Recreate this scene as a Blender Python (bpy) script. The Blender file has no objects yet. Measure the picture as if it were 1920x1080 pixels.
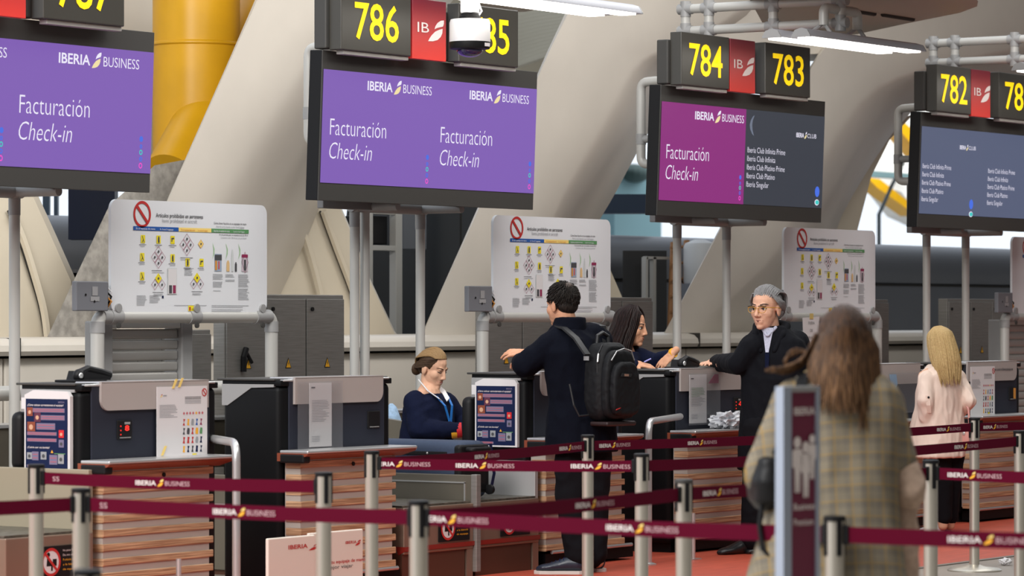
import bpy, bmesh, math, random
from mathutils import Vector, Matrix, Euler
random.seed(7)
SC = bpy.context.scene
COL = SC.collection
# ------------------------------------------------------------------ camera
FPX = 6600.0; TH = math.atan(4501.0/FPX); SN, CS = math.sin(TH), math.cos(TH); HC = 1.55
FW = Vector((CS, SN, 0)); RT = Vector((SN, -CS, 0)); UP = Vector((0, 0, 1)); EYE = Vector((0, 0, HC))
cd = bpy.data.cameras.new('camera'); cam = bpy.data.objects.new('camera', cd); COL.objects.link(cam)
cam.location = EYE; cam.rotation_euler = (math.pi/2, 0, TH-math.pi/2)
cd.sensor_width = 36; cd.lens = 36*FPX/1920; cd.shift_y = 53/1920.0; cd.clip_end = 500
cd.dof.use_dof = True; cd.dof.focus_distance = 23.0; cd.dof.aperture_fstop = 4.8
SC.camera = cam
SC.view_settings.view_transform = 'Standard'; SC.view_settings.look = 'None'
SC.view_settings.gamma = 1; SC.view_settings.exposure = 0.0; SC.view_settings.use_curve_mapping = False
# ------------------------------------------------------------------ world: overcast daylight, bright towards the airfield side
w = bpy.data.worlds.new('sky'); SC.world = w; w.use_nodes = True
nt = w.node_tree; nt.nodes.clear()
tc = nt.nodes.new('ShaderNodeTexCoord'); sp = nt.nodes.new('ShaderNodeSeparateXYZ'); mr = nt.nodes.new('ShaderNodeMapRange')
mr.inputs['From Min'].default_value = -0.1; mr.inputs['From Max'].default_value = 0.35
mr.inputs['To Min'].default_value = 0.0; mr.inputs['To Max'].default_value = 1.0
mx = nt.nodes.new('ShaderNodeMix'); mx.data_type = 'RGBA'
mx.inputs['A'].default_value = (0.10, 0.10, 0.10, 1); mx.inputs['B'].default_value = (0.98, 1.06, 1.16, 1)
bg = nt.nodes.new('ShaderNodeBackground'); ou = nt.nodes.new('ShaderNodeOutputWorld')
nt.links.new(tc.outputs['Generated'], sp.inputs[0]); nt.links.new(sp.outputs['Y'], mr.inputs['Value'])
nt.links.new(mr.outputs[0], mx.inputs['Factor']); nt.links.new(mx.outputs['Result'], bg.inputs['Color'])
nt.links.new(bg.outputs[0], ou.inputs['Surface']); bg.inputs['Strength'].default_value = 1.0
# ------------------------------------------------------------------ area lights: soft roof light for the hall, plus added fills
def area(name, loc, size, energy, color, rot=(0, 0, 0)):
    l = bpy.data.lights.new(name, 'AREA'); l.shape = 'RECTANGLE'; l.size, l.size_y = size; l.energy = energy; l.color = color
    o = bpy.data.objects.new(name, l); COL.objects.link(o); o.location = loc; o.rotation_euler = rot; return o
area('skylight_fill', (11, 4.0, 9.5), (22, 4), 820, (1, 0.98, 0.95), (math.radians(28), 0, 0))
area('skylight_fill', (2, 9.0, 9.0), (7, 6), 1900, (1, 0.98, 0.95), (0, math.radians(-52), 0))  # tilted sideways, added as a key light that models the struts
area('skylight_fill', (16, 11.0, 7.4), (24, 1.6), 1150, (1, 0.98, 0.95), (math.radians(62), 0, 0))  # added strip light that brightens the upper struts
area('skylight_fill', (49, 24, 9), (14, 6), 1500, (1, 0.99, 0.96), (math.radians(60), 0, 0))  # added under the roof skylight to brighten the far ceiling slats
area('canopy_fill', (140, 55, 35), (40, 40), 60000, (0.95, 0.98, 1), (math.radians(40), math.radians(-35), 0))  # unseen fill light, added to brighten the far canopy
# ------------------------------------------------------------------ pixel -> place helpers (camera at EYE, row of desks along x, depth D along y)
def ray(px, py): return FW + RT*((px-960)/FPX) + UP*((593-py)/FPX)
def onD(px, py, D): r = ray(px, py); return EYE + r*(D/r.y)
def onX(px, py, X): r = ray(px, py); return EYE + r*(X/r.x)
def onZ(px, py, Z): r = ray(px, py); return EYE + r*((Z-HC)/r.z)
def atY(px, py, Y): return EYE + ray(px, py)*Y
# ------------------------------------------------------------------ materials
MATS = {}
def mat(name, col, rough=0.5, metal=0.0, noise=0.0, nscale=20, bump=0.0, emit=None, spec=0.5, alpha=1.0, trans=0.0, stretch=None, col2=None, coat=0.0):
    if name in MATS: return MATS[name]
    m = bpy.data.materials.new(name); m.use_nodes = True; n = m.node_tree; b = n.nodes['Principled BSDF']
    b.inputs['Base Color'].default_value = (*col, 1); b.inputs['Roughness'].default_value = rough; b.inputs['Metallic'].default_value = metal
    b.inputs['Specular IOR Level'].default_value = spec; b.inputs['Alpha'].default_value = alpha; b.inputs['Transmission Weight'].default_value = trans
    b.inputs['Coat Weight'].default_value = coat
    if emit: b.inputs['Emission Color'].default_value = (*emit[0], 1); b.inputs['Emission Strength'].default_value = emit[1]
    if noise or bump or col2:
        t = n.nodes.new('ShaderNodeTexCoord'); mp = n.nodes.new('ShaderNodeMapping'); nz = n.nodes.new('ShaderNodeTexNoise')
        nz.inputs['Scale'].default_value = nscale; nz.inputs['Detail'].default_value = 5
        if stretch: mp.inputs['Scale'].default_value = stretch
        n.links.new(t.outputs['Object'], mp.inputs['Vector']); n.links.new(mp.outputs[0], nz.inputs['Vector'])
        if noise or col2:
            r = n.nodes.new('ShaderNodeValToRGB'); r.color_ramp.elements[0].position = 0.35; r.color_ramp.elements[1].position = 0.65
            c2 = col2 or tuple(min(1, c*(1+noise)) for c in col); c1 = col if col2 else tuple(c*(1-noise) for c in col)
            r.color_ramp.elements[0].color = (*c1, 1); r.color_ramp.elements[1].color = (*c2, 1)
            n.links.new(nz.outputs['Fac'], r.inputs[0]); n.links.new(r.outputs[0], b.inputs['Base Color'])
        if bump:
            bp = n.nodes.new('ShaderNodeBump'); bp.inputs['Strength'].default_value = bump; bp.inputs['Distance'].default_value = 0.01
            n.links.new(nz.outputs['Fac'], bp.inputs['Height']); n.links.new(bp.outputs[0], b.inputs['Normal'])
    MATS[name] = m; return m
def srgb(r, g, b):
    f = lambda c: c/12.92 if c <= 0.04045 else ((c+0.055)/1.055)**2.4
    return (f(r/255), f(g/255), f(b/255))
def screen(name, rgb): return mat(name, (0.01, 0.01, 0.01), 0.4, emit=(srgb(*rgb), 1.0))
M_wall = mat('cream_panel', srgb(209, 202, 191), 0.38, noise=0.03, nscale=1.5)
M_wallin = mat('inner_cream_panel', srgb(207, 197, 178), 0.4, noise=0.03, nscale=1.5)
M_seam = mat('dark_seam', (0.02, 0.018, 0.015), 0.7)
M_conc = mat('speckled_concrete', srgb(150, 146, 140), 0.85, noise=0.22, nscale=14, bump=0.2)
M_yel = mat('yellow_paint', srgb(214, 160, 12), 0.35, noise=0.05, nscale=3)
M_alu = mat('grey_painted_tube', srgb(182, 181, 177), 0.4, 0.12)
M_joint = mat('grey_tube_joint', srgb(150, 150, 150), 0.5, 0.1)
M_steel = mat('brushed_steel', srgb(136, 134, 130), 0.4, 0.35, noise=0.12, nscale=5, stretch=(1, 1, 30))
M_post = mat('satin_steel_post', srgb(196, 190, 178), 0.34, 0.75)
M_black = mat('black_plastic', (0.006, 0.006, 0.007), 0.5, spec=0.25)
M_bezel = mat('dark_bezel', srgb(58, 57, 55), 0.55)
M_dgrey = mat('dark_grey_panel', srgb(54, 57, 66), 0.5)
M_lgrey = mat('light_grey_panel', srgb(168, 160, 156), 0.42)
M_white = mat('white_board', srgb(222, 224, 228), 0.35)
M_paper = mat('white_paper', srgb(214, 211, 212), 0.7)
M_silver = mat('silver_edge', srgb(205, 205, 205), 0.3, 0.7)
M_redund = mat('copper_red_edge', srgb(140, 70, 48), 0.4, 0.2)
M_belt = mat('maroon_belt', srgb(84, 4, 32), 0.85, spec=0.1)
M_text = mat('white_print', srgb(225, 215, 212), 0.6)
M_beltw = mat('pale_belt_print', srgb(205, 170, 175), 0.6)
M_gold = mat('gold_print', srgb(235, 170, 40), 0.6)
M_ink = mat('dark_ink', srgb(70, 70, 74), 0.7)
M_inkl = mat('grey_ink', srgb(150, 152, 156), 0.7)
M_red = mat('red_print', srgb(185, 40, 38), 0.6)
M_blue = mat('blue_print', srgb(28, 84, 160), 0.6)
M_green = mat('green_print', srgb(88, 142, 92), 0.6)
M_ylw = mat('yellow_print', srgb(232, 214, 40), 0.6)
M_ylp = mat('pale_yellow_print', srgb(238, 208, 120), 0.6)
M_org = mat('orange_print', srgb(205, 140, 60), 0.6)
M_navyp = mat('navy_poster', srgb(14, 28, 66), 0.55, spec=0.2)
M_mauve = mat('mauve_print', srgb(116, 108, 136), 0.6)
M_pink = mat('pink_print', srgb(190, 90, 100), 0.6)
M_mag = mat('dark_magenta_print', srgb(140, 40, 80), 0.6)
M_signbox = mat('charcoal_sign', srgb(62, 60, 55), 0.35)
M_num = mat('yellow_numerals', srgb(255, 216, 0), 0.5, emit=(srgb(255, 216, 0), 0.55))
M_floor = mat('grey_floor', srgb(150, 142, 132), 0.35, noise=0.08, nscale=2)
M_rfloor = mat('red_floor', srgb(178, 74, 52), 0.5, noise=0.12, nscale=4, stretch=(1, 6, 1))
M_wood = None
def wood():
    m = bpy.data.materials.new('plywood_slat'); m.use_nodes = True; n = m.node_tree; b = n.nodes['Principled BSDF']
    t = n.nodes.new('ShaderNodeTexCoord'); mp = n.nodes.new('ShaderNodeMapping'); mp.inputs['Scale'].default_value = (1.2, 1.2, 55)
    nz = n.nodes.new('ShaderNodeTexNoise'); nz.inputs['Scale'].default_value = 3; nz.inputs['Detail'].default_value = 3
    r = n.nodes.new('ShaderNodeValToRGB'); r.color_ramp.elements[0].position = 0.35; r.color_ramp.elements[1].position = 0.66
    r.color_ramp.elements[0].color = (*srgb(146, 108, 78), 1); r.color_ramp.elements[1].color = (*srgb(214, 176, 138), 1)
    n.links.new(t.outputs['Object'], mp.inputs[0]); n.links.new(mp.outputs[0], nz.inputs[0]); n.links.new(nz.outputs['Fac'], r.inputs[0])
    n.links.new(r.outputs[0], b.inputs['Base Color']); b.inputs['Roughness'].default_value = 0.5
    return m
M_wood = wood()
# ------------------------------------------------------------------ mesh builder
class MB:
    def __init__(s): s.v = []; s.f = []; s.m = []; s.mats = []
    def mi(s, m):
        if m not in s.mats: s.mats.append(m)
        return s.mats.index(m)
    def add(s, vs, fs, m=None):
        b = len(s.v); s.v += [Vector(v) for v in vs]; k = s.mi(m) if m else 0
        for f in fs: s.f.append([i+b for i in f]); s.m.append(k)
    def box(s, x0, x1, y0, y1, z0, z1, m=None, bev=0.0, seg=2, M=None):
        bm = bmesh.new(); bmesh.ops.create_cube(bm, size=1)
        for v in bm.verts: v.co = Vector(((x0+x1)/2+v.co.x*(x1-x0), (y0+y1)/2+v.co.y*(y1-y0), (z0+z1)/2+v.co.z*(z1-z0)))
        if bev: bmesh.ops.bevel(bm, geom=list(bm.edges), offset=bev, segments=seg, affect='EDGES', profile=0.5)
        s.bm(bm, m, M)
    def bm(s, bm, m=None, M=None):
        bm.verts.index_update()
        s.add([(M @ v.co) if M else v.co.copy() for v in bm.verts], [[v.index for v in f.verts] for f in bm.faces], m); bm.free()
    def tube(s, pts, r, m=None, n=12, cap=True):
        pts = [Vector(p) for p in pts]; rs = r if isinstance(r, (list, tuple)) else [r]*len(pts)
        rings = []; prev = None
        for i, p in enumerate(pts):
            d = (pts[min(i+1, len(pts)-1)]-pts[max(i-1, 0)]).normalized()
            if prev is None:
                a = d.orthogonal().normalized()
            else:
                a = (prev - d*prev.dot(d)); a = a.normalized() if a.length > 1e-6 else d.orthogonal().normalized()
            prev = a; b = d.cross(a)
            rings.append([p+(a*math.cos(t)+b*math.sin(t))*rs[i] for t in [2*math.pi*k/n for k in range(n)]])
        vs = [v for rg in rings for v in rg]; fs = []
        for i in range(len(rings)-1):
            for k in range(n): fs.append([i*n+k, i*n+(k+1) % n, (i+1)*n+(k+1) % n, (i+1)*n+k])
        if cap: fs.append(list(range(n))[::-1]); fs.append([(len(rings)-1)*n+k for k in range(n)])
        s.add(vs, fs, m)
    def bend(s, pts, r, rad=0.06, m=None, n=12):
        pts = [Vector(p) for p in pts]; out = [pts[0]]
        for i in range(1, len(pts)-1):
            a, b, c = pts[i-1], pts[i], pts[i+1]; q = min(rad, (a-b).length*0.49, (c-b).length*0.49)
            p0 = b+(a-b).normalized()*q; p1 = b+(c-b).normalized()*q
            for k in range(6): t = k/5; out.append(p0*(1-t)**2+b*2*t*(1-t)+p1*t*t)
        out.append(pts[-1]); s.tube(out, r, m, n)
    def capsule(s, a, b, ra, rb=None, m=None, n=14):
        a = Vector(a); b = Vector(b); rb = ra if rb is None else rb; d = (b-a); L = d.length; d = d.normalized() if L > 1e-6 else Vector((0, 0, 1))
        pts = []; rs = []
        for k in range(5): t = math.pi/2*k/4; pts.append(a-d*ra*math.cos(t)); rs.append(max(ra*math.sin(t), ra*0.02))
        for k in range(5): t = math.pi/2*k/4; pts.append(b+d*rb*math.sin(t)); rs.append(max(rb*math.cos(t), rb*0.02))
        s.tube(pts, rs, m, n)
    def chain(s, pts, rs, m=None, n=14):
        for i in range(len(pts)-1): s.capsule(pts[i], pts[i+1], rs[i], rs[i+1], m, n)
    def ell(s, c, r, m=None, M=None, u=18, v=12):
        bm = bmesh.new(); bmesh.ops.create_uvsphere(bm, u_segments=u, v_segments=v, radius=1)
        R = M or Matrix.Identity(3); c = Vector(c)
        for p in bm.verts: p.co = c + R @ Vector((p.co.x*r[0], p.co.y*r[1], p.co.z*r[2]))
        s.bm(bm, m)
    def lathe(s, prof, c, m=None, n=20, ax='z'):
        vs = []; fs = []; c = Vector(c)
        for r, h in prof:
            for k in range(n):
                t = 2*math.pi*k/n; q = Vector((r*math.cos(t), r*math.sin(t), h))
                if ax == 'y': q = Vector((q.x, q.z, q.y))
                if ax == 'x': q = Vector((q.z, q.x, q.y))
                vs.append(c+q)
        for i in range(len(prof)-1):
            for k in range(n): fs.append([i*n+k, i*n+(k+1) % n, (i+1)*n+(k+1) % n, (i+1)*n+k])
        fs.append(list(range(n))[::-1]); fs.append([(len(prof)-1)*n+k for k in range(n)])
        s.add(vs, fs, m)
    def rings(s, rgs, m=None, cap=True):
        n = len(rgs[0]); vs = [v for r in rgs for v in r]; fs = []
        for i in range(len(rgs)-1):
            for k in range(n): fs.append([i*n+k, i*n+(k+1) % n, (i+1)*n+(k+1) % n, (i+1)*n+k])
        if cap: fs.append(list(range(n))[::-1]); fs.append([(len(rgs)-1)*n+k for k in range(n)])
        s.add(vs, fs, m)
    def prism(s, poly, ext, m=None):
        a = [Vector(p) for p in poly]; e = Vector(ext); n = len(a)
        fs = [list(range(n)), [n+i for i in range(n)][::-1]]+[[i, n+i, n+(i+1) % n, (i+1) % n] for i in range(n)]
        s.add(a+[p+e for p in a], fs, m)
    def ribbon(s, pts, wv, m=None, th=0.002):
        # flat strip through pts, width along wv (vector or list), with thickness
        pts = [Vector(p) for p in pts]; n = len(pts); vs = []
        for i, p in enumerate(pts):
            wd = Vector(wv[i]) if isinstance(wv, list) else Vector(wv)
            d = (pts[min(i+1, n-1)]-pts[max(i-1, 0)]).normalized(); nn = d.cross(wd).normalized()*th/2
            vs += [p-wd/2-nn, p+wd/2-nn, p+wd/2+nn, p-wd/2+nn]
        s.rings([vs[4*i:4*i+4] for i in range(n)], m)
    def build(s, name, m=None, parent=None, smooth=False, sharp=35):
        me = bpy.data.meshes.new(name); me.from_pydata([tuple(v) for v in s.v], [], s.f)
        mats = s.mats or [m]
        for x in mats: me.materials.append(x)
        if s.mats: me.polygons.foreach_set('material_index', s.m)
        b = bmesh.new(); b.from_mesh(me); bmesh.ops.recalc_face_normals(b, faces=b.faces); b.to_mesh(me); b.free()
        if smooth:
            me.polygons.foreach_set('use_smooth', [True]*len(me.polygons))
            try: me.set_sharp_from_angle(angle=math.radians(sharp))
            except Exception: pass
        me.update(); o = bpy.data.objects.new(name, me); COL.objects.link(o)
        if parent: o.parent = parent; o.matrix_parent_inverse = Matrix.Translation(-Vector(parent.location))
        return o
def tag(o, label=None, cat=None, group=None, kind=None):
    if label: o['label'] = label
    if cat: o['category'] = cat
    if group: o['group'] = group
    if kind: o['kind'] = kind
    return o
def thing(name, label, cat, loc=(0, 0, 0), group=None):
    o = bpy.data.objects.new(name, None); COL.objects.link(o); o.location = loc; o.empty_display_size = 0.1
    return tag(o, label, cat, group)
def struct(name, mb, m=None, smooth=False, sharp=40): return tag(mb.build(name, m, None, smooth, sharp), kind='structure')
# text ------------------------------------------------------------------
TC = {}
def glyphs(txt, bold=0.0, shear=0.0):
    k = (txt, bold, shear)
    if k in TC: return TC[k]
    c = bpy.data.curves.new('t', 'FONT'); c.body = txt; c.size = 1; c.offset = bold; c.shear = shear; c.resolution_u = 3; c.fill_mode = 'FRONT'
    o = bpy.data.objects.new('t', c); COL.objects.link(o); dg = bpy.context.evaluated_depsgraph_get(); dg.update()
    me = o.evaluated_get(dg).to_mesh(); vs = [v.co.copy() for v in me.vertices]; fs = [list(p.vertices) for p in me.polygons]
    o.evaluated_get(dg).to_mesh_clear(); bpy.data.objects.remove(o); bpy.data.curves.remove(c)
    x0 = min(v.x for v in vs); x1 = max(v.x for v in vs); y0 = min(v.y for v in vs); y1 = max(v.y for v in vs)
    TC[k] = (vs, fs, x0, x1, y0, y1); return TC[k]
CAPH = 0.729
def text(mb, txt, p, X, Z, width=None, cap=None, m=None, bold=0.0, shear=0.0, align='l', off=0.0):
    """lettering from p (baseline) along unit X, up Z; cap = capital height, width = total width"""
    vs, fs, x0, x1, y0, y1 = glyphs(txt, bold, shear); X = Vector(X); Z = Vector(Z); N = X.cross(Z)
    sz = cap/CAPH; sx = width/(x1-x0) if width else sz
    a = {'l': 0, 'c': -0.5*(x1-x0), 'r': -(x1-x0)}[align]
    mb.add([Vector(p)+X*((v.x-x0+a)*sx)+Z*(v.y*sz)+N*off for v in vs], fs, m)
def quad(mb, p, X, Z, w, h, m, off=0.0):
    N = Vector(X).cross(Vector(Z)); p = Vector(p)+N*off; X = Vector(X)*w; Z = Vector(Z)*h
    mb.add([p, p+X, p+X+Z, p+Z], [[0, 1, 2, 3]], m)
def shape(mb, p, X, Z, pts, m, off=0.0):
    N = Vector(X).cross(Vector(Z)); p = Vector(p)+N*off
    mb.add([p+Vector(X)*a+Vector(Z)*b for a, b in pts], [list(range(len(pts)))], m)
def ring(mb, p, X, Z, r, wd, m, off=0.0, n=28, ry=None):
    N = Vector(X).cross(Vector(Z)); p = Vector(p)+N*off; ry = ry or r; vs = []
    for k in range(n):
        t = 2*math.pi*k/n
        vs.append(p+Vector(X)*(r*math.cos(t))+Vector(Z)*(ry*math.sin(t))); vs.append(p+Vector(X)*((r-wd)*math.cos(t))+Vector(Z)*((ry-wd)*math.sin(t)))
    mb.add(vs, [[2*k, 2*((k+1) % n), 2*((k+1) % n)+1, 2*k+1] for k in range(n)], m)
def disc(mb, p, X, Z, r, m, off=0.0, n=20, ry=None):
    ry = ry or r; shape(mb, p, X, Z, [(r*math.cos(2*math.pi*k/n), ry*math.sin(2*math.pi*k/n)) for k in range(n)], m, off)
LEAF1 = [(0, 0), (0.3, 0.02), (0.6, 0.1), (0.8, 0.25), (0.9, 0.42), (0.92, 0.62), (0.7, 0.56), (0.45, 0.46), (0.22, 0.28), (0.08, 0.12)]
LEAF2 = [(0.4, 0.56), (0.6, 0.64), (0.94, 0.72), (1.0, 0.85), (1.0, 1.0), (0.8, 0.97), (0.6, 0.86), (0.47, 0.72)]
def leaf(mb, p, X, Z, w, h, m1, m2, off=0.0):
    shape(mb, p, X, Z, [(a*w, b*h) for a, b in LEAF1], m1, off); shape(mb, p, X, Z, [(a*w, b*h) for a, b in LEAF2], m2, off)
def lockup(mb, p, X, Z, W, cap, word, m_a, m_leaf, m_leaf2, m_b, off=0.0):
    """IBERIA leaf WORD, total width W, starting at p on the baseline"""
    p = Vector(p); X = Vector(X); Z = Vector(Z)
    text(mb, 'IBERIA', p, X, Z, W*0.385, cap, m_a, 0.018, 0, 'l', off)
    leaf(mb, p+X*(W*0.405)-Z*(cap*0.25), X, Z, W*0.115, cap*1.55, m_leaf, m_leaf2, off)
    text(mb, word, p+X*(W*0.55), X, Z, W*0.45, cap, m_b, -0.006, 0, 'l', off)
# ================================================================== THE SETTING
mb = MB(); mb.box(-30, 80, -12, 30, -0.2, 0, M_floor); struct('floor', mb)
mb = MB(); mb.box(-30, 80, 10.15, 13.2, 0.0005, 0.004, M_rfloor); struct('trim_1', mb)
mb = MB(); mb.box(-30, 80, 10.10, 10.15, 0.0005, 0.006, mat('strip_edge', srgb(120, 112, 104), 0.5)); struct('trim_2', mb)

def cat_rom(pts, n):
    P = [Vector((a, b, 0)) for a, b in pts]; out = []; m = len(P)-1
    for i in range(n+1):
        t = i/n*m; k = min(int(t), m-1); u = t-k
        p0, p1, p2, p3 = P[max(k-1, 0)], P[k], P[k+1], P[min(k+2, m)]
        q = 0.5*((2*p1)+(p2-p0)*u+(2*p0-5*p1+4*p2-p3)*u*u+(3*p1-p0-3*p2+p3)*u**3); out.append((q.x, q.y))
    return out
def loft(name, cols, m, n=26, smooth=True):
    """cols: (depth D, traced edge) from the near left edge round to the hidden back; closed solid"""
    rg = []
    for c in cols:
        D, e = c[0], c[1]
        pts = [onD(a, b, D) for a, b in cat_rom(e, n)]
        if len(c) > 2: pts = [p+Vector(c[2]) for p in pts]
        rg.append(pts)
    mb = MB(); k = len(rg)
    mb.rings([[rg[j][i] for j in range(k)] for i in range(n+1)], m)
    return struct(name, mb, None, smooth, 50)
def mixe(a, b, t): return [(p[0]*(1-t)+q[0]*t, p[1]*(1-t)+q[1]*t) for p, q in zip(a, b)]
def strut(name, L, R, S, E, D=16.5):
    cols = [(D+1.3, mixe(L, R, 0.12)), (D+0.05, mixe(L, R, 0.0)), (D, mixe(L, R, 0.02)), (D, mixe(L, R, 0.5)), (D, R),
            (D+0.03, mixe(R, S, 0.25)), (D+0.12, mixe(R, S, 0.55)), (D+0.27, mixe(R, S, 0.85)), (D+0.36, S), (D+0.40, mixe(S, E, 0.03)),
            (D+0.62, mixe(S, E, 0.5)), (D+0.95, E), (D+1.5, mixe(S, E, 0.6))]
    return loft(name, cols, M_wall)
# sloping cream pylon cladding, three of them from left to right, merging into the wall above
strut('wall_left', [(523, -110), (478, 0), (449, 67), (426, 120), (376, 233), (320, 360), (281, 450), (236, 560), (212, 640)],
      [(800, -110), (700, 0), (636, 60), (567, 120), (493, 233), (413, 360), (357, 450), (290, 560), (245, 640)],
      [(850, -110), (760, 0), (700, 60), (650, 128), (604, 233), (533, 360), (478, 450), (410, 560), (362, 640)],
      [(930, -110), (850, 0), (790, 70), (735, 150), (688, 233), (612, 360), (574, 450), (522, 560), (484, 640)])
strut('wall_back', [(1120, -110), (1071, 0), (1040, 67), (1018, 115), (964, 240), (909, 360), (869, 450), (820, 560), (786, 638)],
      [(1460, -90), (1380, 20), (1250, 86), (1187, 123), (1127, 233), (1058, 355), (1012, 450), (905, 590), (862, 638)],
      [(1490, -60), (1400, 50), (1275, 112), (1230, 150), (1182, 240), (1103, 360), (1050, 450), (985, 590), (950, 638)],
      [(1530, -20), (1430, 100), (1300, 150), (1262, 190), (1215, 250), (1155, 360), (1105, 450), (1050, 590), (1022, 638)])
strut('wall_right', [(1700, -110), (1610, 0), (1560, 67), (1525, 115), (1455, 235), (1390, 350), (1345, 436), (1281, 558), (1242, 630)],
      [(2400, -60), (2100, 40), (1860, 96), (1724, 128), (1606, 190), (1490, 385), (1445, 480), (1335, 585), (1288, 630)],
      [(2400, -20), (2120, 80), (1900, 128), (1770, 150), (1660, 213), (1545, 390), (1495, 480), (1410, 590), (1370, 632)],
      [(2400, 40), (2150, 130), (1950, 165), (1830, 178), (1712, 206), (1592, 378), (1550, 480), (1480, 592), (1450, 634)])
# upper wall between the pylons (a solid band above the arches)
def slab(name, D, poly, th, m, bev=0.0):
    mb = MB(); mb.prism([onD(a, b, D) for a, b in poly], FW*th, m); return struct(name, mb)
slab('trim_3', 16.62, [(1071, -200), (1250, 75), (1300, 108), (1560, 100), (1700, 110), (2400, 20), (2400, -300)], 1.0, M_wall)
slab('trim_4', 19.4, [(-300, -300), (-300, 300), (285, 300), (296, 0), (280, -200)], 0.6, M_wall)
# inner cream panels
slab('trim_5', 17.5, [(520, 330), (612, 330), (637, 388), (655, 430), (690, 520), (718, 580), (738, 622), (752, 640), (752, 660), (360, 660)], 0.35, M_wallin)
slab('trim_6', 17.5, [(1060, 330), (1075, 355), (1110, 425), (1143, 503), (1166, 556), (1205, 640), (1205, 660), (900, 660)], 0.35, M_wallin)
slab('trim_7', 17.9, [(1500, 470), (1560, 400), (1650, 230), (1712, 215), (1668, 262), (1634, 330), (1608, 430), (1602, 470)], 0.35, M_wallin)
slab('trim_8', 17.5, [(-200, 300), (30, 300), (52, 347), (92, 435), (133, 527), (140, 660), (-200, 660)], 0.35, M_wallin)
# dark joints on the inner panels
def seam(name, D, pts, r=0.012, m=None):
    mb = MB(); mb.tube([onD(a, b, D) for a, b in cat_rom(pts, 14)], r, m or M_seam, 6); return struct(name, mb)
seam('trim_9', 17.48, [(15, 395), (37, 455), (58, 520), (74, 575), (84, 632)], 0.010)
seam('trim_10', 17.46, [(24, 400), (46, 455), (66, 520), (82, 580), (89, 632)], 0.03, M_wallin)
seam('trim_11', 17.48, [(600, 396), (625, 465), (648, 525), (668, 580)], 0.010)
seam('trim_12', 17.46, [(606, 396), (631, 465), (654, 525), (674, 580)], 0.03, M_wallin)
seam('trim_13', 17.45, [(570, 440), (585, 490), (600, 550), (606, 585)], 0.03, M_wallin)
# foot fillets where the pylon faces sweep into the ledge
# ledge with rounded nose, groove and lower panels
mb = MB()
prof = [(16.28, 1.28), (16.26, 1.31), (16.27, 1.35), (16.31, 1.385), (16.38, 1.40), (17.6, 1.40), (17.6, 1.28)]
mb.prism([Vector((5, d, z)) for d, z in prof], (45, 0, 0), M_wall); struct('trim_14', mb, None, True, 30)
mb = MB()
for x in (17.9, 20.9, 23.85, 26.8, 29.8): mb.box(x-0.006, x+0.006, 16.255, 16.5, 1.275, 1.402, M_seam)
struct('trim_15', mb)
mb = MB(); mb.box(5, 50, 16.40, 17.6, 1.255, 1.285, M_seam); struct('trim_16', mb)
mb = MB()
x = 6.0
while x < 48:
    mb.box(x, x+2.94, 16.34, 17.6, 0.0, 1.262, M_wall, 0.01); x += 2.96
struct('wall_lower', mb)
# speckled concrete strut foot with the yellow steel column on it
mb = MB()
poly = [(85, 640), (128, 548), (205, 385), (290, 310), (345, 300), (345, 372), (300, 480), (255, 660), (85, 660)]
mb.prism([onD(a, b, 17.05) for a, b in poly], FW*0.9, M_conc); struct('trim_27', mb)
t = thing('steel_column', 'large yellow painted round steel column with inclined brace rising from a concrete foot', 'column', onD(368, 318, 18.0))
c = onD(368, 318, 18.0); R = 0.35
mb = MB(); mb.lathe([(R, -0.02), (R, 6)], c, M_yel, 40); mb.build('shaft', None, t, True)
mb = MB()
for z in (0.0, 1.0): mb.lathe([(R, z-0.018), (R+0.014, z-0.006), (R+0.014, z+0.006), (R, z+0.018)], c, M_yel, 40)
mb.lathe([(R+0.03, 0), (R+0.03, 0.05)], c, M_yel, 40); mb.build('collar', None, t, True)
mb = MB(); mb.tube([onD(322, 330, 17.75), onD(430, 130, 17.95), onD(530, -60, 18.1)], 0.22, M_yel, 32); mb.build('brace', None, t, True)
mb = MB(); mb.lathe([(0.47, -1.6), (0.44, 0)], c-Vector((0, 0, 0.0)), M_conc, 32); struct('trim_17', mb, None, True)
# far back: metal corridor, dark glazing, louvred ceiling
M_far = mat('far_metal_wall', srgb(122, 126, 134), 0.45, 0.5, noise=0.05, nscale=0.6)
M_fard = mat('far_dark_panel', srgb(44, 50, 58), 0.45)
M_navy = mat('far_navy_box', srgb(18, 28, 52), 0.5)
M_steelblue = mat('far_blue_band', srgb(52, 72, 98), 0.5)
mb = MB(); pr = [(20.0, 0), (20.0, 1.92), (20.03, 1.93), (20.0, 1.95)]
for k in range(9): a = math.pi*k/16; pr.append((20.35-0.38*math.cos(a)-0.0, 2.06+0.36*math.sin(a)))
pr += [(21, 2.42), (21, 0)]
mb.prism([Vector((21.2, d, z)) for d, z in pr], (30, 0, 0), M_far); struct('wall_far', mb, None, True, 35)
mb = MB(); mb.box(30, 50, 19.985, 20.0, 1.915, 1.935, M_seam); struct('trim_18', mb)
mb = MB()
for px in (1185, 1205, 1243): mb.box(onD(px, 500, 19.98).x-0.01, onD(px, 500, 19.98).x+0.01, 19.98, 20.0, 0.8, 2.0, M_seam)
struct('trim_19', mb)
slab('trim_20', 20.4, [(1120, 364), (1232, 364), (1232, 400), (1120, 400)], 0.3, M_steelblue)
slab('trim_21', 19.5, [(655, 340), (905, 340), (905, 410), (800, 700), (750, 700), (640, 520)], 0.3, M_fard)
slab('trim_22', 19.3, [(862, 330), (866, 330), (866, 640), (862, 640)], 0.1, M_seam)
slab('trim_23', 20.0, [(90, 453), (185, 453), (160, 560), (125, 560)], 0.3, mat('far_grey_box', srgb(110, 110, 114), 0.6))
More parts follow.
